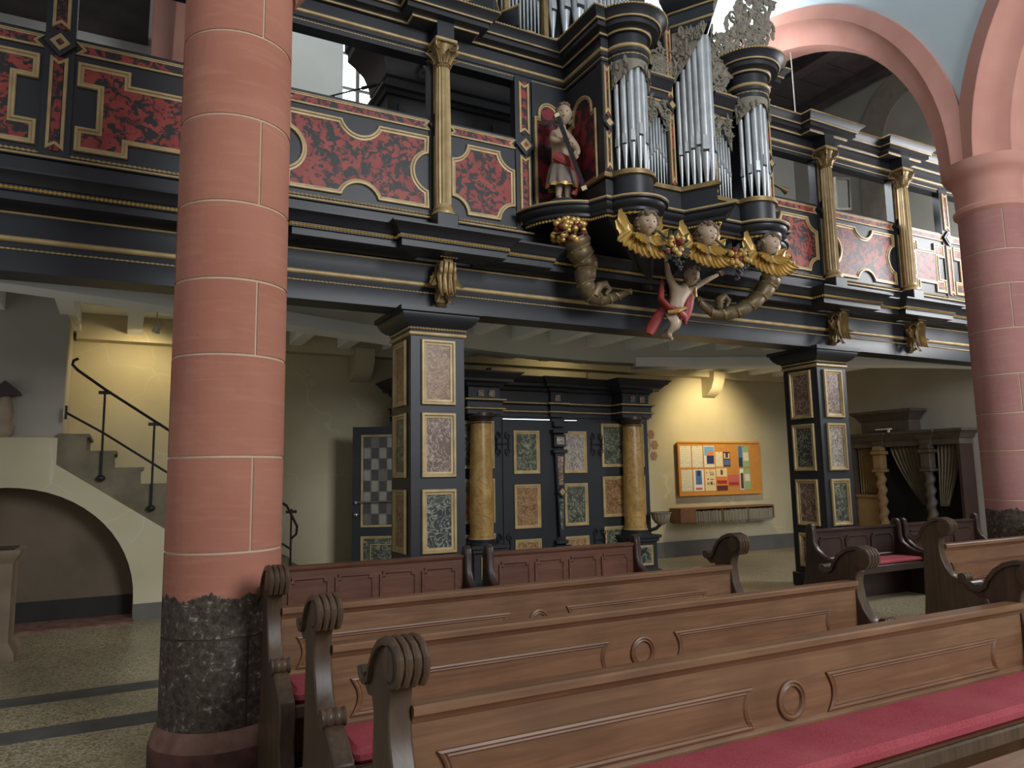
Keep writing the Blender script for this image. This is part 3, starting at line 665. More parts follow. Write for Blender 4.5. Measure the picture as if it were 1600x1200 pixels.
for s in (1, -1):
    X = lambda x: CX+s*(x-CX)
    for k in range(7):      # round tower
        a = math.radians(180+18+k*24); q = abs(k-3); r = (.042, .040, .035, .031)[q]
        pipe(X(4.97+.20*math.cos(a)), 6.43+.20*math.sin(a), r, 4.98, 5.32-.02*q+(.06 if q == 0 else 0), 6.22-.05*q*q*.45, a if s > 0 else PI-a)
    for k in range(7):      # flat field of small pipes
        q = abs(k-3); pipe(X(5.285+k*.044), 6.47, .0175, 4.98, 5.42-.045*q, 5.90-.075*q, -PI/2)
    for k in range(5):      # half of the pointed tower, rising to the tallest in front
        t = (k+.5)/5.3; r = .034+.009*k*.6; pipe(X(5.70+.205*t), 6.44-.33*t, r, 4.99, 5.36+.02*k-(.10 if k == 4 else 0), 6.30+.13*k, -PI/2-.55*s)
# carved pipe shades and side wings of pierced leafwork
def scrollwork(poly, fr, rows, seed, name, mat='carving_grey', rad=.03):
    rnd = random.Random(seed); us = [p[0] for p in poly]; vs_ = [p[1] for p in poly]
    def inside(u, v):
        c = False; n = len(poly)
        for i in range(n):
            (x1, y1), (x2, y2) = poly[i], poly[i-1]
            if (y1 > v) != (y2 > v) and u < (x2-x1)*(v-y1)/(y2-y1)+x1: c = not c
        return c
    mb = MB(); n = 0
    for tr in range(rows*12):
        u = rnd.uniform(min(us), max(us)); v = rnd.uniform(min(vs_), max(vs_))
        if not inside(u, v): continue
        n += 1; r = rad*rnd.uniform(.8, 1.5); d = rnd.choice((-1, 1)); a0 = rnd.uniform(0, 6.28)
        mb.spiral((u, v), r*1.3, 1.3, r*.30, fr, d, a0, 14, .6, .012)
        b = Vector(fr(u+r*1.3*math.cos(a0), v+r*1.3*math.sin(a0), .005)); nn = Vector(fr(0, 0, 1))-Vector(fr(0, 0, 0))
        dd = Vector(fr(-math.sin(a0)*d*-1, math.cos(a0)*d*-1, 0))-Vector(fr(0, 0, 0)); mb.leaf(b, dd, nn, r*2.6, r*1.3, .5, 2, .008, 5)
        if n > rows: break
    o = mb.build(name, mat, org, kind='stuff'); return o
for s in (1, -1):
    X = lambda x: CX+s*(x-CX)
    fr = lambda u, v, b, s=s: (CX+s*(u-CX), 6.40-b, v)
    MB().prism([(X(5.26), 5.62), (X(5.26), 6.0), (X(5.58), 6.0), (X(5.58), 5.62), (X(5.42), 5.93)], -.005, .012, XZ(6.44)).build('pipe_shade', 'carving_grey', org)
    sh = scrollwork([(5.26, 5.6), (5.26, 6.0), (5.58, 6.0), (5.58, 5.6), (5.42, 5.92)], lambda u, v, b, s=s: (CX+s*(u-CX), 6.42-b, v), 16, 3, 'pipe_shade_carving', rad=.028)
    # tower shade, curved round the tower
    frc = lambda u, v, b, s=s: (CX+s*(4.97+(.243+b)*math.cos(u)-CX), 6.41+(.243+b)*math.sin(u), v)
    pts = [(math.radians(a), 6.28) for a in range(185, 356, 10)]; lowp = [(math.radians(a), 6.20-.24*abs((a-270)/85)**1.2) for a in range(355, 184, -10)]
    MB().prism(pts+lowp, -.012, 0, frc).build('pipe_shade', 'carving_grey', org)
    scrollwork(pts+lowp, frc, 18, 5, 'pipe_shade_carving', rad=.03)
    # pointed tower shade
    def frv(u, v, b, s=s):
        t = u; return (CX+s*(5.68+.23*t-.02-b*.84-CX), 6.40-.36*t-b*.54, v)
    MB().prism([(0, 6.28), (0, 6.90), (1, 6.90), (.93, 6.82), (.5, 6.55)], 0, .012, frv).build('pipe_shade', 'carving_grey', org)
    scrollwork([(0, 6.3), (0, 6.90), (1, 6.90), (.5, 6.58)], lambda u, v, b: frv(u, v, b+.01), 22, 11, 'pipe_shade_carving', rad=.035)
    # console scroll over the field cornice
    scrollwork([(5.24, 6.3), (5.56, 6.3), (5.56, 6.72), (5.40, 6.6), (5.3, 6.42)], lambda u, v, b, s=s: (CX+s*(u-CX), 6.42-b, v), 20, 21, 'scroll_carving', rad=.045)
# tall pierced wing at the right of the pointed tower
wing_poly = [(6.22, 6.35), (6.5, 6.42), (6.75, 6.72), (6.98, 6.86), (7.12, 7.1), (7.35, 7.45), (7.45, 7.9), (7.0, 7.95), (6.75, 7.6), (6.5, 7.15), (6.3, 6.9), (6.2, 6.5)]
scrollwork(wing_poly, lambda u, v, b: (u, 6.40-b, v), 95, 31, 'pierced_wing', rad=.055)
mb = MB()
for pts in ([(6.25, 6.4), (6.5, 6.8), (6.8, 7.2), (7.05, 7.6), (7.2, 8.0)], [(6.4, 6.5), (6.7, 6.75), (6.95, 7.05), (7.2, 7.35), (7.4, 7.8)], [(6.3, 6.6), (6.6, 7.05), (6.8, 7.5), (6.9, 7.95)]):
    mb.tube([(u, 6.40, v) for u, v in pts], .03, 7)
mb.build('wing_stem', 'carving_grey', org)
# small horn pointing out on the right
MB().tube([(7.35, 6.7, 5.55), (7.5, 6.66, 5.45), (7.62, 6.62, 5.39), (7.70, 6.6, 5.35)], [.015, .018, .024, .05], 10).build('horn', 'bronze', org)

# ------------------------------------------------------------------ great organ and cabinet up in the loft
big = thing('great_organ', (5.4, 8.3, 4.2), 'upper organ case with tin pipes behind the gallery cornice', 'organ')
MB().box(4.8, 7.2, 8.3, 9.3, 4.2, 7.34).build('case', 'black_paint', big); MB().box(3.6, 7.2, 8.3, 9.3, 7.34, 7.5).build('wind_chest', 'black_paint', big)
MB().box(3.9, 7.0, 8.5, 8.6, 7.5, 10.2).build('pipe_back', 'crate_dark', big)
org_keep = org; org = big
def toe(x0, x1, ya, za, deep):
    xm = (x0+x1)/2; p = [(x0, 8.3), (xm, 8.3-deep), (x1, 8.3)]
    MB().prism(p+[(x1, 8.5), (x0, 8.5)], za-.28, za).build('toe_board', 'black_paint', big); gs = MB().sweep(p, [(halfr[0], za+halfr[1]) for halfr in halfround(.016)]).build('gilt_moulding', 'gold', big)
toe(3.80, 4.30, 0, 7.93, .34); toe(4.22, 4.62, 0, 7.86, .34); toe(4.55, 5.0, 0, 7.74, .06); toe(5.05, 5.85, 0, 7.74, .22); toe(5.9, 6.6, 0, 7.7, .06)
for x in (4.40, 5.02, 5.87): MB().box(x-.035, x+.035, 8.24, 8.36, 7.6, 10.2).build('post', 'gold_dull', big)
for x0, n, d, r, zb, dz in ((4.03, 5, .085, .032, 7.90, .35), (4.48, 9, .058, .024, 7.74, .3), (5.95, 9, .07, .03, 7.7, .3)):
    for k in range(n): pipe(x0+k*d, 8.33, r, zb, zb+dz+.75*(1-abs(k-n//2)/n)*.6, 9.7)
for k, x in enumerate((5.12, 5.30, 5.48, 5.68, 5.82)): pipe(x, 8.24-.1*(1-abs(k-2)/2), (.06, .075, .09, .08, .06)[k], 7.74, 8.12+.04*k % .1, 10.0)
org = org_keep
cab = thing('loft_cabinet', (4.0, 8.7, 4.2), 'dark panelled cabinet standing in the loft behind the railing', 'cabinet')
MB().box(2.72, 4.75, 8.26, 8.9, 4.2, 6.9).build('body', 'black_wood', cab)
cp = [(2.72, 8.9), (2.72, 8.26), (4.75, 8.26)]
MB().sweep(cp[::-1], [(-a, b) for a, b in [(-.02, 6.34), (.03, 6.36), (.05, 6.40), (.09, 6.42), (.09, 6.46), (-.02, 6.48)]], cprof=True).build('middle_moulding', 'black_wood', cab)
MB().sweep(cp[::-1], [(-a, b) for a, b in [(-.02, 6.56), (.03, 6.6), (.05, 6.72), (.12, 6.86), (.24, 6.96), (.33, 7.02), (.33, 7.12), (.37, 7.14), (.37, 7.3), (-.02, 7.32)]], cprof=True).build('crown', 'black_wood', cab)
for x0, x1 in ((2.85, 3.4), (3.5, 4.05), (4.15, 4.65)):
    d = MB().box(x0, x1, 8.235, 8.265, 4.6, 6.25).build('door', 'black_wood', cab)
    MB().sweep(rect(x0+.08, x1-.08, 4.7, 6.15), [(0, 0), (0, .015), (-.03, .015), (-.04, 0)], True, XZ(8.235)).build('door_moulding', 'black_wood', d)
mb = MB(); mb.spiral((3.2, 6.72), .11, 1.5, .03, lambda u, v, b: (u, 8.05, v), 1, 0, 22); mb.tube([(3.31, 8.05, 6.72), (3.22, 8.05, 6.90), (3.1, 8.05, 7.0)], [.03, .035, .02], 8)
mb.build('scroll_ornament', 'carving_grey', cab)
# loft odds and ends: boom of a microphone stand, organist's mirror
mb = MB().tube([(2.05, 8.2, 5.2), (2.05, 8.2, 6.15)], .012); mb.tube([(2.0, 8.2, 6.12), (2.6, 8.2, 6.42)], .010); mb.tube([(2.38, 8.2, 6.31), (2.55, 8.2, 6.395)], .022)
mb.tube([(2.05, 8.2, 4.21), (2.05, 8.2, 5.2)], .016)
for a in (0, 2.1, 4.2): mb.tube([(2.05, 8.2, 4.4), (2.05+.25*math.cos(a), 8.2+.25*math.sin(a), 4.215)], .010)
solo(mb, 'microphone_stand', 'iron', 'thin black microphone stand with slanted boom before the loft window', 'stand')
mt = thing('tilted_mirror', (10.75, 8.05, 5.9), 'tilted framed mirror hanging above the right-hand gallery rail', 'mirror')
mm = Matrix.Translation((10.75, 8.05, 6.35)) @ Matrix.Rotation(-.2, 4, 'Y') @ Matrix.Rotation(.18, 4, 'X') @ Matrix.Rotation(.25, 4, 'Z')
TF = lambda u, v, b: tuple(mm @ Vector((u, -b, v)))
MB().prism(rect(-.27, .27, -.24, .24), -.02, 0, TF).build('glass', 'mirror', mt); MB().sweep(rect(-.27, .27, -.24, .24), [(.0, -.03), (.035, -.02), (.035, .02), (-.005, .015)], True, TF).build('frame', 'carving_grey', mt)
MB().tube([tuple(mm @ Vector((0, .03, -.2))), (10.8, 8.1, 4.2)], .015).build('stand', 'iron', mt)

# ------------------------------------------------------------------ carved figures
def head_parts(parent, c, r, yaw=0., tilt=0., nod=0., skin='skin', hair='hair', seed=1, curls=46, bald=False):
    """a child's head, face towards -Y turned by yaw; returns nothing, adds parts face, hair, eyes, lips"""
    mm = Matrix.Translation(c) @ Matrix.Rotation(yaw, 4, 'Z') @ Matrix.Rotation(nod, 4, 'X') @ Matrix.Rotation(tilt, 4, 'Y')
    G = lambda x, z, x0, z0, s: math.exp(-((x-x0)**2+(z-z0)**2)/(2*s*s))
    nu, nv = 36, 28; vs = []; fs = []
    for j in range(nv+1):
        p = PI*j/nv
        for i in range(nu):
            a = 2*PI*i/nu; x = math.sin(p)*math.cos(a); y = math.sin(p)*math.sin(a); z = -math.cos(p)
            k = 1.
            if y < .15:
                f = min(1, (.15-y)/.5)
                k += f*(.20*G(x, z, 0, -.12, .10)+.07*G(x, z, 0, .06, .10)-.10*G(x, z, .36, .08, .13)-.10*G(x, z, -.36, .08, .13)+.05*G(x, z, .3, .3, .16)+.05*G(x, z, -.3, .3, .16)
                        + .08*G(x, z, .42, -.26, .18)+.08*G(x, z, -.42, -.26, .18)+.08*G(x, z, 0, -.46, .11)-.05*G(x, z, 0, -.47, .03)+.13*G(x, z, 0, -.78, .16))
            sx = .84*(1-.22*max(0, -z)**1.3); sz = 1.06
            vs.append(mm @ Vector((x*sx*k*r, y*.96*k*r, z*sz*k*r)))
    for j in range(nv):
        for i in range(nu): fs.append((j*nu+i, j*nu+(i+1) % nu, (j+1)*nu+(i+1) % nu, (j+1)*nu+i))
    h = MB().add(vs, fs)
    for s in (-1, 1): h.ball(mm @ Vector((s*.82*r, .05*r, -.02*r)), .17*r, 8, 6, (.5, .8, 1.2))
    o = h.build('face', skin, parent, smooth=80)
    rnd = random.Random(seed); hb = MB()
    for q in range(curls):
        z = rnd.uniform(-.75, 1); a = rnd.uniform(0, 2*PI); rr = math.sqrt(max(0, 1-z*z)); x, y = rr*math.cos(a), rr*math.sin(a)
        if y < -.25 and z < .52: continue
        if y < .1 and z < -.1 and abs(x) < .72: continue
        p = mm @ Vector((x*.90*r, y*1.0*r, z*1.12*r)); 
        hb.ball(p, r*rnd.uniform(.16, .27), 7, 5, (1, 1, .8))
    hb.build('hair', hair, parent, smooth=60)
    e = MB()
    for s in (-1, 1): e.ball(mm @ Vector((s*.29*r, -.83*r, .085*r)), .10*r, 8, 6, (1.2, .6, .6))
    e.build('eyes', 'iron', o); MB().ball(mm @ Vector((0, -.955*r, -.47*r)), .10*r, 8, 6, (1.6, .5, .55)).build('lips', 'drape_red', o)
SKIN = []
def skin_body(name, verts, edges, mat, parent, extra=None):
    me = bpy.data.meshes.new(name); off = rootloc(parent)
    me.from_pydata([Vector(v[:3])-off for v in verts], edges, []); o = bpy.data.objects.new(name, me); COL.objects.link(o); o.parent = parent
    md = o.modifiers.new('skin', 'SKIN'); md.use_smooth_shade = True
    for i, v in enumerate(verts): me.skin_vertices[0].data[i].radius = (v[3], v[3]); me.skin_vertices[0].data[i].use_root = (i == 0)
    o.modifiers.new('sub', 'SUBSURF').levels = 2; o.modifiers['sub'].render_levels = 2
    me.materials.append(M[mat]); SKIN.append((o, extra)); return o
def fingers(mb, palm, d, n, L=.05, r=.0075, spread=.7):
    """four fingers and a thumb from the palm along d, curling towards n"""
    palm = Vector(palm); d = Vector(d).normalized(); n = Vector(n); n = (n-d*n.dot(d)).normalized(); x = d.cross(n)
    for k, l in enumerate((.85, 1, .95, .75)):
        b = palm+x*((k-1.5)*r*2.1*spread*1.3); q = d+x*((k-1.5)*.12)
        mb.tube([b, b+q*L*l*.45, b+q*L*l*.8+n*L*.22, b+q*L*l*.95+n*L*.5], [r*1.1, r, r*.9, r*.7], 6)
    b = palm-d*L*.25-x*r*2.6; mb.tube([b, b-x*L*.3+d*L*.25, b-x*L*.3+d*L*.55+n*L*.25], [r*1.2, r, r*.8], 6)

# standing angel with a long black wind instrument
st = thing('angel_statue', (4.33, 6.86, 4.66), 'painted angel statue in red sash holding a long black pipe beside the organ', 'statue')
MB().lathe([(.21, 4.655), (.21, 4.68), (.17, 4.72), (.15, 4.74)], (4.33, 6.86, 0), 20).build('rock_base', 'black_wood', st)
mb = MB(); fingers(mb, (4.315, 6.655, 5.40), (1, -.15, -.1), (0, .6, -.4), .06, .009); fingers(mb, (4.42, 6.665, 5.25), (-.55, -.25, -.75), (-.3, .6, -.1), .06, .009)
skin_body('body', [(4.33, 6.86, 5.22, .095), (4.335, 6.85, 5.36, .10), (4.335, 6.85, 5.50, .105), (4.34, 6.84, 5.60, .045), (4.34, 6.83, 5.68, .05),
                   (4.235, 6.85, 5.53, .055), (4.175, 6.78, 5.41, .046), (4.245, 6.69, 5.39, .033), (4.31, 6.665, 5.40, .026),
                   (4.44, 6.85, 5.53, .055), (4.50, 6.79, 5.39, .046), (4.465, 6.71, 5.30, .033), (4.425, 6.675, 5.255, .026),
                   (4.285, 6.86, 5.10, .07), (4.285, 6.84, 4.94, .05), (4.28, 6.86, 4.79, .034), (4.27, 6.80, 4.755, .028),
                   (4.38, 6.86, 5.10, .07), (4.39, 6.83, 4.94, .05), (4.40, 6.86, 4.79, .034), (4.42, 6.80, 4.755, .028)],
          [(0, 1), (1, 2), (2, 3), (3, 4), (2, 5), (5, 6), (6, 7), (7, 8), (2, 9), (9, 10), (10, 11), (11, 12), (0, 13), (13, 14), (14, 15), (15, 16), (0, 17), (17, 18), (18, 19), (19, 20)], 'skin', st, mb)
head_parts(st, (4.345, 6.80, 5.765), .112, -.5, .08, .05, seed=4, curls=60)
def wavy(c, prof, waves, amp, seg=48, squash=.85):
    vs = []; m = len(prof)
    for i in range(seg):
        a = 2*PI*i/seg
        for j, (r, z) in enumerate(prof):
            k = 1+amp*(j/(m-1))*math.cos(waves*a+j*.25); vs.append((c[0]+r*k*math.cos(a), c[1]+r*k*squash*math.sin(a), z))
    return MB().add(vs, [(i*m+j, ((i+1) % seg)*m+j, ((i+1) % seg)*m+j+1, i*m+j+1) for i in range(seg) for j in range(m-1)])
wavy((4.33, 6.86), [(.11, 5.22), (.15, 5.12), (.165, 5.02), (.175, 4.92)], 9, .12).build('skirt', 'drape_grey', st)
wavy((4.33, 6.86), [(.172, 4.935), (.178, 4.915), (.18, 4.895)], 9, .12).build('skirt_hem', 'gold_bright', st)
mb = MB().tube([(4.20, 6.79, 5.24), (4.26, 6.74, 5.20), (4.36, 6.73, 5.17), (4.46, 6.78, 5.12)], [.05, .06, .06, .05], 10, flat=.6); mb.tube([(4.46, 6.80, 5.15), (4.50, 6.84, 5.0), (4.49, 6.86, 4.85)], [.05, .06, .04], 10, flat=.5)
mb.tube([(4.45, 6.9, 5.6), (4.52, 6.90, 5.45), (4.52, 6.92, 5.1), (4.50, 6.92, 4.85)], [.04, .05, .06, .05], 10, flat=.5); mb.build('sash', 'drape_red', st)
iv = (Vector((4.455, 6.60, 4.85))-Vector((4.165, 6.64, 5.63))); ia = Vector((4.165, 6.64, 5.63))
MB().tube([ia, ia+iv], .034, 4).build('instrument', 'crate_dark', st)
mb = MB().tube([ia-iv*.045, ia+iv*.005], [.034, .04], 4); mb.tube([ia+iv*.995, ia+iv*1.05], [.04, .036], 4); mb.build('instrument_ferrule', 'print_cream', st)

# winged cherub heads under the towers
def cherub(c, r, yaw, tilt, label, seed):
    t = thing('cherub_head', c, label, 'carving', 'winged cherub heads under the organ'); x, y, z = c
    head_parts(t, (x, y-.02, z), r, yaw, tilt, .12, seed=seed, curls=170)
    for s in (-1, 1):
        wgm = MB()
        wgm.leaf((x+s*.12, y+.07, z-.20), (s*.42, .1, .90), (0, -1, .1), .40, .20, .12, 1, .03, 9)
        wgm.leaf((x+s*.15, y+.06, z-.22), (s*.62, .1, .70), (0, -1, .1), .33, .15, .2, 2, .03, 8)
        for k in range(6):
            a = math.radians(-38-11*k); wgm.leaf((x+s*(.055+.03*(5-k)), y+.03-.008*k, z-.10-.016*k), (s*math.cos(a), -.02, math.sin(a)), (0, -1, .15), .30-.01*k, .10, .5, 3, .03, 8)
        for k in range(4):
            a = math.radians(-20-20*k); wgm.leaf((x+s*(.12-.025*k), y-.02, z-.13), (s*math.cos(a)*.7, -.1, math.sin(a)), (0, -1, .2), .18, .085, .9, 2, .026, 6)
        wgm.build('wing', 'gold_bright', t, smooth=60)
    MB().lathe([(.05, z-.34), (.09, z-.26), (.10, z-.18), (.06, z-.10)], (x, y+.05, 0), 16, flute=9, fd=.2).build('chest', 'drape_grey', t)
cherub((4.93, 6.13, 4.33), .125, -.25, .12, 'gilt winged cherub head under the left round organ tower', 3)
cherub((5.73, 6.08, 4.31), .125, .0, .25, 'gilt winged cherub head under the pointed organ tower, in the middle of three', 5)
cherub((6.80, 6.16, 4.36), .125, .1, .25, 'gilt winged cherub head under the right round organ tower', 8)
# fruit garlands between them
def garland(c, label, seed, w_=.17):
    t = thing('fruit_garland', c, label, 'garland', 'carved fruit garlands under the organ'); x, y, z = c; rnd = random.Random(seed)
    A = {'fruit_red': MB(), 'gold_bright': MB(), 'leaf_dark': MB(), 'fruit_grape': MB()}
    for k in range(34):
        u = rnd.gauss(0, w_*.42); v = rnd.uniform(-.10, .10); q = rnd.choice(('fruit_red', 'gold_bright', 'gold_bright')); A[q].ball((x+u, y-rnd.uniform(0, .08), z+v), rnd.uniform(.022, .042), 9, 7)
    for k in range(36):
        v = rnd.uniform(0, 1); u = rnd.gauss(0, .05*(1-v*.7)); A['fruit_grape'].ball((x+u, y-.03-rnd.uniform(0, .06), z-.09-.17*v), .017, 7, 5)
    for k in range(14):
        a = rnd.uniform(0, 6.28); A['leaf_dark'].leaf((x+.10*math.cos(a), y, z+.07*math.sin(a)), (math.cos(a), -.2, math.sin(a)), (0, -1, 0), .13, .07, .4, 2, .01, 5)
    for s in (-1, 1): A['leaf_dark'].tube([(x+s*.05, y, z+.06), (x+s*.14, y, z+.12), (x+s*.24, y+.02, z+.19)], [.02, .018, .012], 6)
    for nm, part in (('fruit_red', 'red_fruit'), ('gold_bright', 'gilt_fruit'), ('fruit_grape', 'grapes'), ('leaf_dark', 'leaves')): A[nm].build(part, nm, t, kind='stuff')
garland((5.24, 6.06, 4.10), 'carved garland of fruit and grapes above the raised hand of the putto', 2); garland((6.13, 6.06, 4.08), 'carved garland of fruit and grapes at the right hand of the putto', 9)
# horns of plenty
def horn(pts, rad, curl, cr, label, fruit, seed):
    t = thing('cornucopia', pts[0], label, 'cornucopia', 'carved horns of plenty on the gallery front'); rnd = random.Random(seed)
    P = [Vector(p) for p in pts]; Q = []; R = []; n = 70
    for i in range(n+1):
        f = i/n*(len(P)-1); k = min(int(f), len(P)-2); u = f-k
        p0, p1, p2, p3 = P[max(k-1, 0)], P[k], P[k+1], P[min(k+2, len(P)-1)]
        Q.append(.5*((2*p1)+(p2-p0)*u+(2*p0-5*p1+4*p2-p3)*u*u+(3*p1-p0-3*p2+p3)*u**3)); R.append((rad[k]*(1-u)+rad[k+1]*u))
    mb = MB().tube(Q, [r*(1+.16*abs(math.sin(i*.42))) for i, r in enumerate(R)], 14); mb.build('horn', 'bronze', t, smooth=60)
    g = MB(); hel = []
    for i in range(0, n+1):
        tv = (Q[min(i+1, n)]-Q[max(i-1, 0)]).normalized(); x = Vector((0, -1, 0)); x = (x-tv*x.dot(tv)).normalized(); y = tv.cross(x); a = i*.84
        hel.append(Q[i]+(x*math.cos(a)+y*math.sin(a))*R[i]*1.10)
    g.tube(hel, .014, 5); g.build('gilt_band', 'gold_dull', t)
    c = MB(); cp = [Vector(q) for q in curl]; c.tube(cp, cr, 10); c.build('curl', 'bronze', t)
    if fruit:
        A = {'gold_bright': MB(), 'fruit_red': MB(), 'leaf_dark': MB()}; fx, fy, fz = fruit
        for k in range(150):
            a = rnd.uniform(0, PI*2); e = rnd.uniform(-.9, 1.4); q = 'gold_bright' if rnd.random() < .68 else 'fruit_red'
            g_ = .55+.45*rnd.random()
            A[q].ball((fx+.235*g_*math.cos(a)*math.cos(e*.8), fy+.16*math.sin(a)*math.cos(e*.8)-.02, fz+.15*math.sin(e)-.05), rnd.uniform(.028, .045), 9, 7)
        for k in range(16):
            a = PI+PI*k/15; A['leaf_dark'].leaf((fx+.10*math.cos(a), fy+.08*math.sin(a), fz-.06), (math.cos(a), math.sin(a), -.7), (math.cos(a), math.sin(a), .6), .16, .08, .5, 2, .012, 5)
        for nm, part in (('gold_bright', 'gilt_fruit'), ('fruit_red', 'red_fruit'), ('leaf_dark', 'leaves')): A[nm].build(part, nm, t, kind='stuff')
horn([(4.42, 6.74, 4.30), (4.48, 6.76, 4.15), (4.57, 6.77, 4.00), (4.56, 6.79, 3.82), (4.66, 6.82, 3.67), (4.86, 6.84, 3.66), (5.04, 6.86, 3.71), (5.25, 6.86, 3.80)], [.14, .13, .12, .10, .08, .062, .045, .03],
     [(4.66, 6.76, 3.66), (4.72, 6.74, 3.78), (4.80, 6.74, 3.80), (4.85, 6.74, 3.74), (4.80, 6.74, 3.68)], [.05, .055, .05, .04, .02], 'twisted horn of plenty topped with gilt fruit under the angel statue', (4.36, 6.78, 4.40), 3)
horn([(7.42, 6.62, 4.30), (7.42, 6.68, 4.22), (7.34, 6.72, 4.03), (7.08, 6.75, 3.80), (6.75, 6.78, 3.65), (6.45, 6.80, 3.64), (6.23, 6.82, 3.80)], [.13, .125, .11, .09, .075, .055, .03],
     [(6.50, 6.72, 3.68), (6.48, 6.70, 3.77), (6.56, 6.70, 3.83), (6.64, 6.70, 3.78), (6.60, 6.70, 3.70)], [.045, .055, .05, .04, .02], 'twisted horn of plenty at the right of the putto', (7.47, 6.66, 4.40), 4)
# putto
pt = thing('putto_figure', (5.66, 6.65, 3.18), 'naked putto with red drapery flying under the organ with raised arms', 'statue')
mb = MB(); fingers(mb, (5.585, 6.60, 4.13), (-.1, 0, 1), (.3, -1, 0), .045, .007); fingers(mb, (6.47, 6.64, 4.09), (1, 0, .4), (0, -1, 0), .045, .007)
skin_body('body', [(5.695, 6.65, 3.55, .085), (5.735, 6.62, 3.65, .092), (5.80, 6.63, 3.75, .095), (5.885, 6.65, 3.855, .045), (5.92, 6.64, 3.91, .05),
                   (5.715, 6.63, 3.83, .055), (5.635, 6.62, 3.96, .042), (5.60, 6.60, 4.06, .032), (5.587, 6.60, 4.12, .026),
                   (5.93, 6.66, 3.81, .055), (6.17, 6.67, 3.94, .040), (6.36, 6.66, 4.04, .030), (6.45, 6.65, 4.08, .024),
                   (5.66, 6.62, 3.48, .078), (5.645, 6.55, 3.38, .058), (5.61, 6.64, 3.27, .036), (5.60, 6.60, 3.21, .028), (5.585, 6.55, 3.19, .02),
                   (5.755, 6.66, 3.47, .075), (5.74, 6.62, 3.37, .052), (5.66, 6.74, 3.31, .036), (5.61, 6.78, 3.27, .024)],
          [(0, 1), (1, 2), (2, 3), (3, 4), (2, 5), (5, 6), (6, 7), (7, 8), (2, 9), (9, 10), (10, 11), (11, 12), (0, 13), (13, 14), (14, 15), (15, 16), (16, 17), (0, 18), (18, 19), (19, 20), (20, 21)], 'skin', pt, mb)
head_parts(pt, (5.945, 6.58, 3.985), .11, -.15, .15, .1, seed=6, curls=80)
mb = MB().tube([(5.60, 6.70, 3.92), (5.55, 6.66, 3.80), (5.50, 6.62, 3.66), (5.56, 6.56, 3.56), (5.66, 6.53, 3.53), (5.78, 6.55, 3.56)], [.03, .06, .075, .07, .06, .05], 12, flat=.55)
mb.tube([(5.56, 6.64, 3.58), (5.50, 6.70, 3.46), (5.44, 6.74, 3.34), (5.40, 6.74, 3.27)], [.05, .065, .07, .05], 12, flat=.5)
mb.tube([(5.98, 6.68, 3.88), (5.99, 6.66, 3.76), (5.95, 6.66, 3.62), (5.90, 6.66, 3.50), (5.86, 6.66, 3.44)], [.035, .06, .065, .055, .04], 12, flat=.5)
mb.tube([(5.70, 6.54, 3.53), (5.80, 6.56, 3.48), (5.84, 6.6, 3.40)], [.05, .045, .03], 10, flat=.6); mb.build('drapery', 'drape_red', pt, smooth=60)
MB().tube([(5.52, 6.53, 3.50), (5.62, 6.47, 3.51), (5.74, 6.48, 3.56)], [.02, .026, .018], 8).build('drapery_hem', 'gold_bright', pt); MB().tube([(6.03, 6.62, 3.86), (6.02, 6.6, 3.74)], [.02, .016], 8).build('drapery_hem', 'gold_bright', pt)
MB().tube([(5.75, 6.70, 3.72), (5.9, 6.95, 3.95)], .05, 8).build('fixing', 'iron', pt)

# ------------------------------------------------------------------ carved portal (wind porch)
PY = 10.2
por = thing('portal', (6.16, 10.9, 0), 'black wooden porch with marbled columns, panels and double doors under the gallery', 'portal')
MB().box(3.94, 8.05, PY, 11.69, 0, 2.62).build('body', 'black_paint', por)
pp = [(3.94, 11.69), (3.94, PY), (4.52, PY), (4.52, PY-.30), (5.04, PY-.30), (5.04, PY), (6.08, PY), (6.08, PY-.07), (6.32, PY-.07), (6.32, PY), (7.32, PY), (7.32, PY-.30), (7.86, PY-.30), (7.86, PY), (8.05, PY), (8.05, 11.69)]
MB().sweep(pp, [(-.2, 2.58), (.03, 2.58), (.03, 2.64), (.06, 2.65), (.06, 2.67), (.03, 2.68), (.03, 2.76), (.07, 2.78), (.07, 2.80), (.0, 2.81), (0, 2.98), (.04, 3.0), (.06, 3.04), (.16, 3.06), (.16, 3.10), (.2, 3.12), (.24, 3.16), (.28, 3.18), (.28, 3.20), (-.2, 3.22)], cprof=True).build('entablature', 'black_paint', por)
for z, o, r in ((2.66, .06, .012), (2.795, .068, .013)): MB().sweep(pp, [(o+a, z+b) for a, b in halfround(r)]).build('gilt_moulding', 'gold', por)
def mpanel(parent, x0, x1, z0, z1, fr, mat, wd=.055):
    p = MB().prism(rect(x0, x1, z0, z1), 0, .006, fr).build('marbled_panel', mat, parent); MB().sweep(rect(x0, x1, z0, z1), frame_prof(wd, .026), True, fr).build('gilt_frame', 'gold', p)
ml = [['marble_green', 'marble_rust', 'marble_rust'], ['marble_grey', 'marble_green', 'marble_rust']]
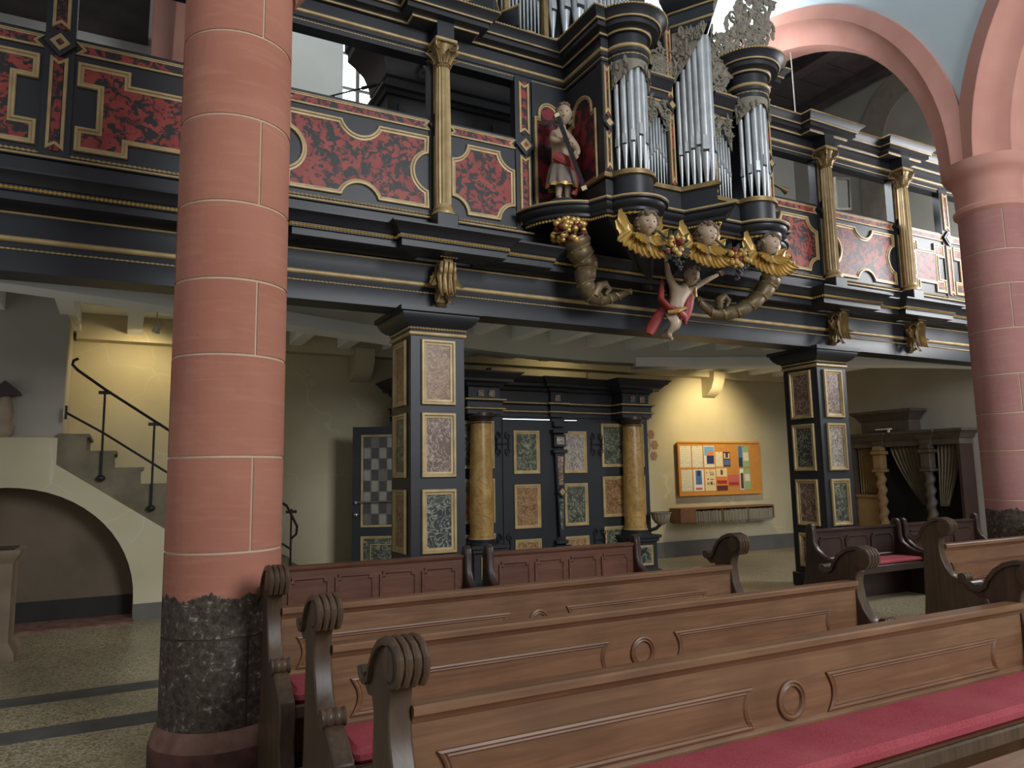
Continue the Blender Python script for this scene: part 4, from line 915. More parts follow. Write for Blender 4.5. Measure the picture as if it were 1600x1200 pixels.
for k, (a, b, c0, c1) in enumerate(((5.22, 6.15, 5.40, 5.87), (6.17, 6.97, 6.31, 6.76))):
    lf = MB().box(a, b, PY-.02, PY, .05, 2.53).build('door_leaf', 'black_paint', por); F = XZ(PY-.02)
    for (z0, z1), m_ in zip(((1.68, 2.36), (.84, 1.52), (.15, .68)), ml[k]): mpanel(lf, c0, c1, z0, z1, F, m_)
    hx = a if k == 0 else b
    for z in (2.15, .6):
        mb = MB()
        for s in (-1, 1):
            for q in (-1, 1): mb.spiral((hx+s*.09, z+q*.12), .06, 1.4, .012, lambda u, v, b_: (u, PY-.03, v), s*q, PI/2*q, 16)
            mb.tube([(hx+s*.10, PY-.03, z-.10), (hx+s*.10, PY-.03, z+.10)], .012, 6)
        mb.tube([(hx-.12, PY-.03, z), (hx+.12, PY-.03, z)], .012, 6); mb.build('hinge', 'iron', lf)
MB().box(5.24, 6.08, PY-.012, PY-.002, 2.534, 2.542).build('glow_strip', 'window_glow', por); MB().box(6.34, 6.6, PY-.012, PY-.002, 2.534, 2.538).build('glow_strip', 'window_glow', por)  # glowing strips on solid wood, painting in a line of light over the doors
# tapering pilaster between the leaves
MB().prism([(6.175, .70), (6.245, .70), (6.30, 2.0), (6.12, 2.0)], 0, .08, XZ(PY-.02)).build('pilaster', 'black_paint', por)
MB().prism([(6.19, .80), (6.23, .80), (6.25, 1.28), (6.17, 1.28)], .08, .087, XZ(PY-.02)).build('pilaster_panel', 'marble_green', por)
MB().prism([(6.17, 1.5), (6.25, 1.5), (6.265, 1.95), (6.155, 1.95)], .08, .087, XZ(PY-.02)).build('pilaster_panel', 'marble_plum', por)
diamond(6.21, 1.39, .085, XZ(PY-.10), por)
for z0, z1, hw, o in ((2.0, 2.06, .13, .11), (2.10, 2.30, .11, .09), (2.32, 2.38, .14, .12), (2.42, 2.56, .10, .08), (.58, .64, .11, .10), (.5, .56, .14, .13)):
    MB().box(6.21-hw, 6.21+hw, PY-.02-o, PY-.02, z0, z1, .008).build('pilaster_block', 'black_paint', por)
MB().box(6.14, 6.28, PY-.125, PY-.105, 2.14, 2.26).build('pilaster_panel', 'marble_grey', por)
for x in (6.2, 4.72, 4.9, 7.52, 7.72): 
    yy = PY-.075 if x == 6.2 else PY-.305; MB().prism(rect(x-.05, x+.05, 2.84, 2.94), 0, .012, XZ(yy)).build('frieze_panel', 'marble_plum', por)
for x0, x1 in ((4.40, 5.08), (7.07, 7.95)):
    for (z0, z1), m_ in zip(((1.77, 2.50), (.95, 1.62), (.2, .80)), ('marble_green', 'marble_rust', 'marble_green')): mpanel(por, x0, x1, z0, z1, XZ(PY), m_)
for (z0, z1), m_ in zip(((1.77, 2.50), (.95, 1.62), (.2, .80)), ('marble_rust', 'marble_green', 'marble_plum')): mpanel(por, 10.35, 11.0, z0, z1, YZ(3.94), m_)
for x in (4.78, 7.60):
    y = PY-.16
    MB().box(x-.24, x+.24, PY-.40, PY, 0, .58).build('pedestal', 'black_paint', por)
    q = [(x-.24, PY), (x-.24, PY-.40), (x+.24, PY-.40), (x+.24, PY)]
    MB().sweep(q, [(-.1, .54), (.0, .54), (.03, .56), (.03, .60), (.06, .62), (.06, .66), (-.1, .66)], cprof=True).build('pedestal_cap', 'black_paint', por); MB().prism(q, .55, .665).build('pedestal_top', 'black_paint', por)
    MB().sweep(q, [(-.05, 0), (.05, 0), (.05, .10), (.0, .13), (-.05, .13)], cprof=True).build('pedestal_foot', 'black_paint', por)
    mpanel(por, x-.14, x+.14, .18, .50, XZ(PY-.40), 'marble_dark', .035)
    MB().lathe([(.22, .665), (.22, .69), (.20, .70), (.205, .73), (.185, .745)], (x, y, 0), 28).build('column_base', 'black_paint', por)
    MB().lathe([(.198, .735), (.205, .745), (.198, .755)], (x, y, 0), 28).build('gilt_moulding', 'gold', por)
    MB().lathe([(.178, .745), (.18, 1.2), (.172, 1.8), (.15, 2.46)], (x, y, 0), 32).build('column', 'marble_yellow', por)
    MB().lathe([(.15, 2.44), (.165, 2.45), (.165, 2.47), (.15, 2.48), (.155, 2.50), (.19, 2.54), (.21, 2.55), (.21, 2.60)], (x, y, 0), 28).build('column_capital', 'bench_end_wood', por)
    MB().lathe([(.16, 2.452), (.17, 2.46), (.16, 2.47)], (x, y, 0), 28).build('gilt_moulding', 'gold', por)
# holy water bowl beside the right column
bw = thing('holy_water_bowl', (8.02, 9.95, .82), 'fluted grey bowl fixed beside the right column of the portal', 'bowl')
MB().lathe([(.05, .80), (.10, .83), (.15, .90), (.17, .98), (.165, .995), (.15, .98), (.12, .90), (.05, .86)], (8.05, 9.93, 0), 48, flute=16, fd=.10, cap=False).build('bowl', 'basket', bw)
MB().lathe([(.172, .985), (.182, .998), (.172, 1.01)], (8.05, 9.93, 0), 32, cap=False).build('rim', 'basket', bw)
MB().tube([(8.05, 9.93, .82), (7.98, 9.98, .74), (7.86, 10.05, .70), (7.80, 10.1, .70)], .03, 8).build('arm', 'iron', bw)
# glazed door leaf standing open at the left of the porch
tip = Vector((3.10, 11.02, 0)); hin = Vector((3.92, 10.62, 0)); dv = (hin-tip); DW = dv.length; dv.normalize(); nv_ = Vector((dv.y, -dv.x, 0))
DF = lambda u, v, b: tuple(tip+dv*u+nv_*b+Vector((0, 0, v)))
gd = thing('glazed_door', (3.65, 10.77, 0), 'open black door with chequered glass panes and gilt frame beside the pier', 'door')
for u0, u1, z0, z1 in ((0, .13, .02, 2.43), (DW-.13, DW, .02, 2.43), (.13, DW-.13, 2.31, 2.43), (.13, DW-.13, .80, .93), (.13, DW-.13, .02, .14)):
    MB().prism(rect(u0, u1, z0, z1), -.04, 0, DF).build('rail' if z1-z0 < 1 else 'stile', 'black_paint', gd)
MB().sweep(rect(.13, DW-.13, .93, 2.31), frame_prof(.03, .02), True, DF).build('gilt_frame', 'gold', gd)
nc, nr = 5, 8; pw = (DW-.32)/nc; ph = (1.38-.06)/nr
for i in range(nc):
    for j in range(nr):
        u0 = .16+i*pw; z0 = .96+j*ph; m_ = 'pane_dark' if (i+j) % 2 else ('pane_light' if (i*3+j) % 5 else 'pane_mid')
        MB().prism(rect(u0+.006, u0+pw-.006, z0+.006, z0+ph-.006), -.02, -.012, DF).build('pane', m_, gd)
mb = MB()
for i in range(nc+1): mb.prism(rect(.16+i*pw-.006, .16+i*pw+.006, .95, 2.29), -.022, -.006, DF)
for j in range(nr+1): mb.prism(rect(.15, DW-.15, .96+j*ph-.006, .96+j*ph+.006), -.022, -.006, DF)
mb.build('lead_bars', 'skirting', gd, kind='stuff')
lp = MB().prism(rect(.15, DW-.15, .14, .80), -.03, -.01, DF).build('lower_panel', 'marble_green', gd); MB().sweep(rect(.13, DW-.13, .14, .80), frame_prof(.04, .02), True, DF).build('gilt_frame', 'gold', lp)
MB().sweep(rect(.27, DW-.27, .24, .68), [(0, -.012), (0, .0), (-.012, .0), (-.014, -.012)], True, DF).build('gilt_line', 'gold', lp)
mb = MB().tube([DF(.07, 1.30, .05), DF(DW-.07, 1.32, .05)], .014, 8); mb.tube([DF(.07, 1.30, 0), DF(.07, 1.30, .06)], .02, 8); mb.tube([DF(DW-.07, 1.32, 0), DF(DW-.07, 1.32, .06)], .02, 8); mb.build('push_bar', 'chrome', gd)
MB().ball(DF(.07, 1.12, .05), .035).tube([DF(.07, 1.12, 0), DF(.07, 1.12, .05)], .014).build('knob', 'chrome', gd)

# ------------------------------------------------------------------ staircase on the left
R_, T_ = 2.25/11, 2.25/11/.675
sw = [(2.12, 0), (.21, 0), (.21, .25)] + arc(-1.16, .25, 1.37, 0, 180, 30)[1:] + [(-2.53, 0), (-4, 0), (-4, 2.2), (-.67, 2.2), (-.67, 1.88)]
stw = struct(MB().prism(sw, 10.30, 10.72, lambda u, v, b: (u, b, v)).build('wall_stair', 'plaster'))
struct(MB().prism([(2.12, 0), (-4, 0), (-4, 2.0), (-.67, 1.88)], 10.72, 11.6, lambda u, v, b: (u, b, v)).build('wall_niche', 'niche'))
struct(MB().box(-2.53, .21, 10.70, 10.72, 0, .26).build('baseboard_niche', 'niche_skirting')); struct(MB().box(.21, 1.9, 10.285, 10.30, 0, .19).build('baseboard_stair', 'skirting'))
struct(MB().box(-2.6, .22, 10.08, 10.70, -.01, .022).build('threshold_stone', 'base_stone'))
struct(MB().box(-4, -.64, 10.42, 11.75, 2.2, 3.98).build('wall_left', 'plaster_grey'))
sta = thing('staircase', (.9, 10.95, 0), 'grey stone staircase rising to the left behind the round arch', 'staircase')
for k in range(11):
    x1 = 2.66-k*T_; z1 = (k+1)*R_; x0 = -.67 if k == 10 else x1-T_; xl = x1-T_
    sg_ = lambda x: max(0, 1.88-.675*(x+.67))
    poly = [(x1, sg_(x1)), (x1, z1-.045), (x1+.03, z1-.04), (x1+.035, z1-.01), (x1+.025, z1), (x0, z1), (x0, sg_(x0))]
    MB().prism(poly, 10.31, 11.7, lambda u, v, b: (u, b, v)).build('step', 'step_stone', sta)
rail = thing('stair_railing', (.9, 10.34, 0), 'black iron handrail with two bars along the stone staircase', 'railing')
nz = lambda x: 2.25-.675*(x+.67)
mb = MB().tube([(-.50, 10.265, 3.16), (-.55, 10.265, 3.13), (-.56, 10.265, 3.08), (-.50, 10.265, nz(-.50)+.88)]+[(x, 10.265, nz(x)+.86) for x in (-.2, .36, 1.0, 1.6, 2.0)]+[(2.08, 10.265, 1.15), (2.14, 10.265, 1.03), (2.13, 10.265, .93), (2.06, 10.265, .87)], .017, 8)
mb.build('handrail', 'iron', rail)
MB().tube([(-.60, 10.265, 2.50), (-.20, 10.265, nz(-.2)+.33), (2.06, 10.265, nz(2.06)+.33)], .014, 8).build('lower_bar', 'iron', rail); MB().box(-.61, -.585, 10.235, 10.30, 2.42, 2.58).build('wall_plate', 'iron', rail)
for x in (-.20, .36, .95, 1.55, 2.06):
    q = MB().tube([(x, 10.265, nz(x)-.19), (x, 10.265, nz(x)+.86)], .013, 8); q.ball((x, 10.262, nz(x)-.22), .05, 10, 7, (1, .7, .8)); q.build('post', 'iron', rail)
    MB().box(x-.07, x+.07, 10.255, 10.275, nz(x)+.80, nz(x)+.84).build('clamp', 'iron', rail)
# things cut by the left edge of the picture
cs = thing('carved_console', (-1.2, 10.22, 2.2), 'small carved stone figure with a canopy on the ledge at the left edge', 'carving')
MB().lathe([(.07, 2.2), (.10, 2.24), (.11, 2.32), (.07, 2.40), (.09, 2.5), (.07, 2.6), (.05, 2.68)], (-1.22, 10.36, 0), 14).build('figure', 'pale_stone', cs); MB().prism([(-1.34, 2.66), (-1.06, 2.70), (-1.08, 2.74), (-1.22, 2.86), (-1.36, 2.72)], 10.24, 10.42, lambda u, v, b: (u, b, v)).build('canopy', 'bench_end_wood', cs)
pd = thing('wooden_pedestal', (-1.2, 8.9, 0), 'pale panelled wooden pedestal cut by the left edge of the picture', 'pedestal')
lp_ = [(-1.40, 8.65), (-.87, 8.65), (-.87, 9.1), (-1.40, 9.1)]
MB().prism(lp_, .1, .95).build('body', 'pale_stone', pd); MB().sweep(lp_, [(-.1, 0), (.06, 0), (.06, .06), (.03, .12), (.0, .16), (-.1, .16)], True, cprof=True).build('foot', 'pale_stone', pd); MB().sweep(lp_, [(-.1, .90), (.0, .90), (.03, .95), (.06, 1.0), (.06, 1.03), (-.1, 1.03)], True, cprof=True).build('cap', 'pale_stone', pd); MB().prism(lp_, 1.0, 1.04).build('top', 'bench_end_wood', pd)

# ------------------------------------------------------------------ notice board, shelf, wall painting, lamps
nb = thing('notice_board', (11.07, 11.72, 1.2), 'cork notice board with pinned sheets on the lit wall', 'notice board')
MB().box(9.98, 12.22, 11.685, 11.748, 1.21, 2.27, .006).build('cork', 'cork', nb); MB().sweep(rect(9.98, 12.22, 1.21, 2.27), [(0, .0), (.02, .0), (.02, .025), (-.012, .02), (-.012, 0)], True, XZ(11.69)).build('frame', 'cork', nb)
def sheet(x0, x1, z0, z1, mat, label, pics=()):
    t = thing('pinned_sheet', ((x0+x1)/2, 11.68, z0), label, 'paper', 'sheets pinned to the notice board')
    MB().box(x0, x1, 11.681, 11.6845, z0, z1).build('sheet', mat, t)
    for i_, (a, b, c, d, m_) in enumerate(pics):
        MB().box(x0+(x1-x0)*a, x0+(x1-x0)*b, 11.6805-.0006*(i_+1), 11.6812, z0+(z1-z0)*c, z0+(z1-z0)*d).build('printed_area', m_, t)
    MB().ball(((x0+x1)/2, 11.68, z1-.015), .008, 6, 5).build('pin', 'iron', t)
r1, r1b, r2, r2b = 1.76, 2.20, 1.28, 1.72
sheet(10.02, 10.31, r1, r1b, 'paper_text', 'white printed sheet at the top left corner of the notice board')
sheet(10.34, 10.62, r1, r1b, 'paper_text', 'white printed sheet second from the left in the top row')
sheet(10.66, 10.94, r1, r1b, 'print_white', 'poster with blue sky and dark building in the top row', [(.04, .96, .55, .97, 'print_sky'), (.3, .96, .45, .72, 'print_orange'), (.25, .96, .14, .55, 'print_navy'), (.04, .96, .12, .16, 'print_cream')])
sheet(10.97, 11.17, 1.77, 2.08, 'print_cream', 'small cream sheet in the middle of the top row', [(.15, .85, .3, .8, 'paper_text')])
sheet(11.19, 11.38, 1.77, 2.08, 'print_brown', 'small dark poster with a figure in the top row', [(.1, .9, .55, .9, 'print_cream'), (.3, .7, .6, .95, 'print_navy'), (.08, .92, .1, .45, 'print_blue')])
sheet(11.62, 11.92, r1, r1b, 'print_green', 'green leaflet with a blue picture strip at the upper right', [(0, .36, .45, 1, 'print_blue'), (0, .36, 0, .45, 'print_navy'), (.45, .95, .3, .7, 'paper_text')])
sheet(10.03, 10.32, r2, r2b, 'paper_text', 'white printed sheet at the bottom left corner of the notice board')
sheet(10.35, 10.63, r2, r2b, 'print_white', 'white sheet with a blue picture in the bottom row', [(.22, .8, .3, .95, 'print_blue'), (.4, .65, .7, .95, 'print_navy'), (.2, .8, .06, .16, 'print_pink')])
sheet(10.66, 10.95, r2, r2b, 'print_cream', 'cream sheet with small dark motifs in the bottom row', [(.12, .22, .8, .88, 'print_grey'), (.4, .8, .84, .88, 'print_grey'), (.5, .6, .72, .8, 'print_brown'), (.7, .8, .72, .8, 'print_brown'), (.2, .35, .5, .58, 'print_grey'), (.5, .8, .5, .56, 'print_grey'), (.2, .4, .28, .4, 'print_grey'), (.5, .66, .28, .42, 'print_brown'), (.75, .85, .28, .36, 'print_grey')])
sheet(10.97, 11.27, r2, 1.74, 'print_orange', 'sunset poster with a dark silhouette in the bottom row', [(0, 1, .62, 1, 'print_cream'), (.4, .6, .7, .92, 'print_brown'), (.05, .95, .3, .45, 'print_red'), (0, 1, 0, .22, 'print_brown')])
sheet(11.30, 11.60, 1.36, 1.60, 'print_pink', 'pink card with a red bar at the lower right', [(.05, .95, .1, .35, 'print_red')])
sheet(11.63, 11.93, r2, r2b, 'print_green', 'green leaflet with a dark tower picture at the lower right', [(0, .34, 0, 1, 'print_white'), (.06, .32, .05, .8, 'print_brown'), (.45, .95, .4, .75, 'paper_text')])
sh = thing('wall_shelf', (11.0, 11.6, .65), 'brown wooden wall shelf with rows of booklets below the notice board', 'shelf')
MB().box(9.75, 12.30, 11.42, 11.748, .93, .96).build('top', 'board_wood', sh); MB().box(9.75, 9.78, 11.42, 11.748, .68, .93).build('side', 'board_wood', sh); MB().box(12.27, 12.30, 11.42, 11.748, .68, .93).build('side', 'board_wood', sh)
MB().box(9.78, 12.27, 11.72, 11.748, .68, .93).build('back', 'board_wood', sh); MB().box(9.78, 10.12, 11.42, 11.44, .68, .93).build('front_panel', 'board_wood', sh)
for x in (10.13, 10.84, 11.54): MB().box(x-.012, x+.012, 11.42, 11.72, .68, .93).build('divider', 'board_wood', sh)
MB().box(9.78, 12.27, 11.46, 11.72, .665, .68).build('floor', 'board_wood', sh)
mb = MB(); rr = random.Random(5); x = 10.15
while x < 12.25:
    if min(abs(x-10.84), abs(x-11.54)) > .025: mb.box(x, x+.016, 11.415+rr.uniform(0, .012), 11.6, .68, .89+rr.uniform(-.012, .012)); mb.box(x+.003, x+.012, 11.43, 11.44, .62+rr.uniform(0, .03), .68)
    x += .027
bk = solo(mb, 'booklets', 'print_grey', 'rows of thin grey booklets standing in the wall shelf', 'booklets'); bk['kind'] = 'stuff'
wp = MB()
for x, z in ((9.36, 2.43), (9.44, 2.22), (9.41, 2.0)):
    f = MB()
    for k in range(6): a = 2*PI*k/6; f.ball((x+.055*math.cos(a), 11.747, z+.055*math.sin(a)), .042, 8, 5, (1, .08, 1))
    f.ball((x, 11.746, z), .035, 8, 5, (1, .1, 1)); f.build('painted_flower', 'wall_paint_red', wall_back)
for r in (.24, .27): MB().sweep(arc(9.06, 2.22, r, -75, 75, 20), [(0, 0), (0, .004), (.012, .004), (.012, 0)], False, XZ(11.75)).build('painted_ring', 'wall_paint_grey', wall_back)
def lamp(loc, target, power, deg, label, r=.04, blend=.9):
    t = thing('spotlight', loc, label, 'lamp', 'spotlights under the gallery'); loc = Vector(loc); d = (Vector(target)-loc).normalized()
    MB().tube([loc-d*.10, loc-d*.02, loc+d*.0], [.035, .045, .05], 14).build('housing', 'lamp_metal', t); MB().tube([loc-d*.015, loc+d*.003], .04, 14).build('bulb', 'lamp_glow', t)
    MB().tube([loc-d*.08, (loc.x, loc.y, 3.98)], .008, 6).build('stem', 'lamp_metal', t)
    spot('warm_spot', loc+d*.06, target, power, WARM, deg, blend, r)
cl = thing('ceiling_light', (5.71, 8.60, 3.69), 'small bright ceiling light between the joists in front of the portal', 'lamp')
MB().box(5.59, 5.83, 8.53, 8.67, 3.70, 3.73, .006).build('frame', 'lamp_metal', cl); MB().box(5.61, 5.81, 8.55, 8.65, 3.694, 3.70).build('diffuser', 'window_glow', cl); MB().tube([(5.71, 8.60, 3.73), (5.71, 8.60, 3.98)], .01, 6).build('stem', 'lamp_metal', cl); spot('ceiling_spot', (5.71, 8.60, 3.68), (5.71, 8.9, 0), 60, (1, .93, .8), 150, 1., .08)
lamp((10.6, 10.3, 3.66), (10.78, 11.75, 2.35), 190, 104, 'small spotlight under the gallery ceiling aimed at the notice board')
lamp((.35, 10.85, 3.66), (.0, 11.75, 2.5), 36, 155, 'small spotlight under the gallery ceiling above the stairs')
lamp((6.9, 10.5, 3.66), (6.9, 11.75, 3.45), 12, 150, 'small spotlight above the cornice of the portal')

# ------------------------------------------------------------------ confessional in the right-hand aisle
cf = thing('confessional', (13.5, 8.9, 0), 'wooden confessional with twisted columns and half-drawn curtains against the aisle wall', 'confessional')
cfm = 'confessional_wood'
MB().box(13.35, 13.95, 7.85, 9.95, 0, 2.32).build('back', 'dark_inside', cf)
MB().box(13.01, 13.95, 7.81, 7.86, 0, 2.32).build('side', 'bench_end_wood', cf); MB().box(13.01, 13.95, 9.94, 9.99, 0, 2.32).build('side', cfm, cf)  # near side in darker wood to paint in the shade there
cpth = [(13.95, 10.0), (13.0, 10.0), (13.0, 9.47), (12.94, 9.47), (12.94, 9.27), (13.0, 9.27), (13.0, 8.50), (12.94, 8.50), (12.94, 8.30), (13.0, 8.30), (13.0, 7.80), (13.95, 7.80)]
cprev = [(x, y) for x, y in cpth]
MB().sweep(cprev, [(-a, b) for a, b in [(.1, 2.10), (-.0, 2.10), (-.0, 2.20), (-.03, 2.22), (-.05, 2.27), (-.09, 2.31), (-.13, 2.34), (-.13, 2.38), (.1, 2.40)]], cprof=True).build('cornice', cfm, cf)
MB().box(13.0, 13.95, 7.8, 10.0, 2.30, 2.39).build('roof', cfm, cf)
up_ = [(13.95, 9.75), (13.05, 9.75), (13.05, 8.75), (13.95, 8.75)]
MB().sweep(up_, [(.0, 2.38), (.0, 2.62), (.03, 2.64), (.06, 2.70), (.12, 2.76), (.15, 2.78), (.15, 2.83), (-.1, 2.85), (-.1, 2.38)], cprof=True).build('canopy', cfm, cf); MB().prism(up_, 2.78, 2.84).build('canopy_top', cfm, cf)
MB().box(12.90, 12.99, 9.05, 9.35, 2.44, 2.46).box(12.93, 12.96, 9.08, 9.11, 2.38, 2.46).build('little_sign_bracket', 'print_white', cf)
for y in (9.37, 8.40):
    vs = []; fs = []; n, sg = 60, 14
    for i in range(n+1):
        t = i/n; z = .42+1.18*t; a = t*PI*2*5.5; ox, oy = .017*math.cos(a), .017*math.sin(a)
        for k in range(sg): g = 2*PI*k/sg; vs.append((13.0+ox+.082*math.cos(g), y+oy+.082*math.sin(g), z))
    for i in range(n):
        for k in range(sg): fs.append((i*sg+k, i*sg+(k+1) % sg, i*sg+sg+(k+1) % sg, i*sg+sg+k))
    mat_ = 'confessional_lit' if y > 9 else cfm
    MB().add(vs, fs).build('twisted_column', mat_, cf, smooth=60)
    for z0, z1, hw in ((0, .36, .11), (.36, .42, .12), (1.6, 1.66, .11), (1.66, 1.95, .09), (1.95, 2.02, .12), (2.02, 2.12, .09)): MB().box(13.0-hw, 13.0+hw, y-hw, y+hw, z0, z1, .01).build('column_block', mat_, cf)
MB().box(13.02, 13.06, 9.47, 9.94, 0, 1.12).build('kneeler_panel', 'confessional_lit', cf); MB().box(12.98, 13.08, 9.47, 9.94, 1.10, 1.15).build('kneeler_ledge', 'confessional_lit', cf)
MB().box(13.02, 13.06, 7.86, 8.30, 0, .7).build('kneeler_panel', cfm, cf)
def curtain(ya, yb, z0, z1, wb, mat, folds, lean=0.):
    """hangs from (ya..yb) at z1, gathered at the bottom to wb=(ya,yb)"""
    mb = MB(); n, m = 60, 16; vs = []
    for j in range(m+1):
        t = j/m; s_ = t**1.4; a = ya+(wb[0]-ya)*s_; b = yb+(wb[1]-yb)*s_; z = z1+(z0-z1)*t
        for i in range(n+1):
            u = i/n; vs.append((13.14+.04*math.cos(u*folds*2*PI)*(1-.2*t), a+(b-a)*u, z))
    mb.add(vs, [(j*(n+1)+i, j*(n+1)+i+1, (j+1)*(n+1)+i+1, (j+1)*(n+1)+i) for j in range(m) for i in range(n)])
    o = mb.build('curtain', mat, cf, smooth=70); s = o.modifiers.new('thick', 'SOLIDIFY'); s.thickness = .008
curtain(9.48, 9.93, 1.15, 2.12, (9.48, 9.93), 'curtain_lit', 8); curtain(8.5, 9.24, .95, 2.12, (8.47, 8.62), 'curtain', 9); curtain(7.88, 8.30, .95, 2.12, (8.18, 8.32), 'curtain', 6)

for ch in cf.children:      # stand it close against the wall
    for v in ch.data.vertices:
        X = v.co.x+13.5; Y = (v.co.y+8.9)*1.042; v.co.x = (13.55+(X-13.0) if X < 13.2 else 13.75+(X-13.2)*.3)-13.5; v.co.y = Y-8.9
# ------------------------------------------------------------------ pews
def pew_end_mesh():
    """profile in (y, z): back plane at y = 0, seat towards -y"""
    return [(.19, 0), (-.52, 0), (-.50, .10), (-.43, .18), (-.40, .30), (-.42, .42), (-.40, .50), (-.32, .56), (-.24, .60), (-.16, .615), (-.10, .64), (-.055, .70), (-.02, .78), (-.005, .88), (-.02, .95), (-.06, .99), (-.095, 1.01), (-.12, 1.05), (-.11, 1.085), (-.07, 1.105),
            (.0, 1.10), (.06, 1.085), (.11, 1.05), (.15, 1.0), (.17, .955), (.20, .93), (.25, .93), (.27, .955), (.26, .91), (.22, .885), (.17, .89), (.15, .84), (.16, .70), (.17, .45), (.19, .25), (.21, .14), (.21, .05)]
def reeded(mb, path, x0, wd, n=4, h=.022):
    """a strip of n reeds of total width wd swept along (y,z) path, bulging to the outside (left of travel)"""
    prof = []
    for i in range(n):
        for k in range(5):
            a = PI*k/4; prof.append((x0+wd*(i+.5-.5*math.cos(a))/n, h*(.25+math.sin(a))))
    P = len(prof); vs = []; m = len(path)
    for i, (y, z) in enumerate(path):
        a = path[max(i-1, 0)]; b = path[min(i+1, m-1)]; d = (b[0]-a[0], b[1]-a[1]); L = math.hypot(*d) or 1; nx, nz_ = -d[1]/L, d[0]/L
        for px, ph_ in prof: vs.append((px, y+nx*ph_, z+nz_*ph_))
        vs.append((x0+wd, y-nx*.01, z-nz_*.01)); vs.append((x0, y-nx*.01, z-nz_*.01))
    Q = P+2
    fs = [(i*Q+k, i*Q+(k+1) % Q, (i+1)*Q+(k+1) % Q, (i+1)*Q+k) for i in range(m-1) for k in range(Q)]+[tuple(range(Q)), tuple((m-1)*Q+k for k in range(Q-1, -1, -1))]
    return mb.add(vs, fs)
def make_pew(L, loc, label, group):
    t = thing('church_pew', loc, label, 'pew', group); TH = .085
    B = dict(parent=t, world=False)
    for k in range(2):
        x0 = -TH if k == 0 else L
        e = MB().prism(pew_end_mesh(), 0, TH, lambda u, v, b: (x0+b, u, v)); e = e.build('pew_end', 'pew_end_wood', **B)
        bv = e.modifiers.new('bevel', 'BEVEL'); bv.width = .008; bv.segments = 2; bv.limit_method = 'ANGLE'
        s = MB(); top = arc(-.055, 1.045, .062, 330, 90, 12)[0:] 
        pth = [(-.02, 1.00), (-.055, .985), (-.10, .995), (-.125, 1.03), (-.125, 1.07), (-.10, 1.10), (-.05, 1.115), (.0, 1.11), (.06, 1.09), (.115, 1.05), (.155, 1.0), (.175, .955), (.205, .935), (.245, .935), (.272, .955), (.28, .975)]
        reeded(s, pth, x0-.018, TH+.036, 4, .015); s.lathe([(.052+.010*abs(math.cos(PI*2*(i/24)*2)), x0-.018+(TH+.036)*i/24) for i in range(25)], (0, -.072, 1.05), 18, 'x')
        s.build('reeded_scroll', 'pew_end_wood', parent=e, world=False)
        s = MB().lathe([(.034+.007*abs(math.cos(PI*2*(i/18)*1.5)), x0-.01+(TH+.02)*i/18) for i in range(19)], (0, -.20, .63), 14, 'x'); s.build('small_roll', 'pew_end_wood', parent=e, world=False); MB().lathe([(.03, x0-.012), (.03, x0+TH+.012)], (0, .262, .95), 14, 'x').build('rear_roll', 'pew_end_wood', parent=e, world=False)
        MB().tube([(x0+TH/2-.02, -.005, .62), (x0+TH/2-.02, .03, .9)], .008).build('dowel', 'pew_end_wood', parent=e, world=False)
    MB().box(0, L, 0, .035, .10, .84).build('back_board', 'pew_wood', **B)
    MB().sweep([(0, 0), (L, 0)], [(-.05, .83), (.0, .83), (.008, .84), (.012, .85), (.028, .862), (.028, .885), (.02, .893), (-.06, .893), (-.06, .85)], cprof=True).build('top_rail', 'pew_wood', **B)
    m = L/2-.02
    def cpanel(a, b):
        z0, z1 = .56, .73; c = .035
        right = [(b-c*math.sin(PI*k/8), z0+(z1-z0)*k/8) for k in range(9)]; left = [(a+c*math.sin(PI*k/8), z1-(z1-z0)*k/8) for k in range(9)]
        poly = right+left
        p = MB().prism(poly, 0, .004, XZ(0)).build('panel', 'pew_wood', **B); MB().sweep(poly, [(.0, 0), (.0, .010), (-.008, .014), (-.016, .008), (-.022, .012), (-.03, .002)], True, XZ(0)).build('panel_moulding', 'pew_wood', parent=p, world=False)
    if L > 2.4:
        cpanel(.09, m-.24); cpanel(m+.22, L-.26)
        c = MB().sweep(arc(m-.01, .645, .085, 0, 350, 34), [(.0, 0), (.0, .012), (-.01, .016), (-.018, .008), (-.026, .012), (-.03, 0)], True, XZ(0)); c.build('round_moulding', 'pew_wood', **B)
    else: cpanel(.08, L-.1)
    MB().sweep([(0, 0), (L, 0)], [(0, .51), (.014, .51), (.014, .54), (.006, .55), (0, .555)], cprof=True).build('lower_moulding', 'pew_wood', **B)
    MB().box(0, L, -.365, 0, .43, .465).build('seat', 'pew_wood', **B)
    MB().box(0, L, -.39, -.365, .405, .472, .008).build('seat_rail', 'pew_end_wood', **B)
    MB().box(.01, L-.01, -.362, -.005, .466, .535, .022).build('cushion', 'cushion', **B)
    MB().box(0, L, -.02, .02, .05, .12).build('foot_board', 'pew_end_wood', **B); MB().box(0, L, .14, .22, .13, .165).build('kneeling_rail', 'pew_end_wood', **B)
    return t
PL = 3.62
make_pew(PL, (.90, 2.46, 0), 'long oak pew with red cushion in front, its seat filling the lower right', 'oak pews left of the aisle')
P0 = bpy.data.objects['church_pew']
dup(P0, (.90, 3.52, 0), 0, 'long oak pew in the second row behind the foremost one', 'oak pews left of the aisle')
p1_ = dup(P0, (.85, 4.45, 0), 0, 'long oak pew in the third row beside the foot of the column', 'oak pews left of the aisle'); p1_.scale = (.945, 1, 1.04)
lg = thing('kneeling_desk', (2.7, 1.66, 0), 'low oak ledge in front of the foremost pew at the lower right corner', 'kneeler')
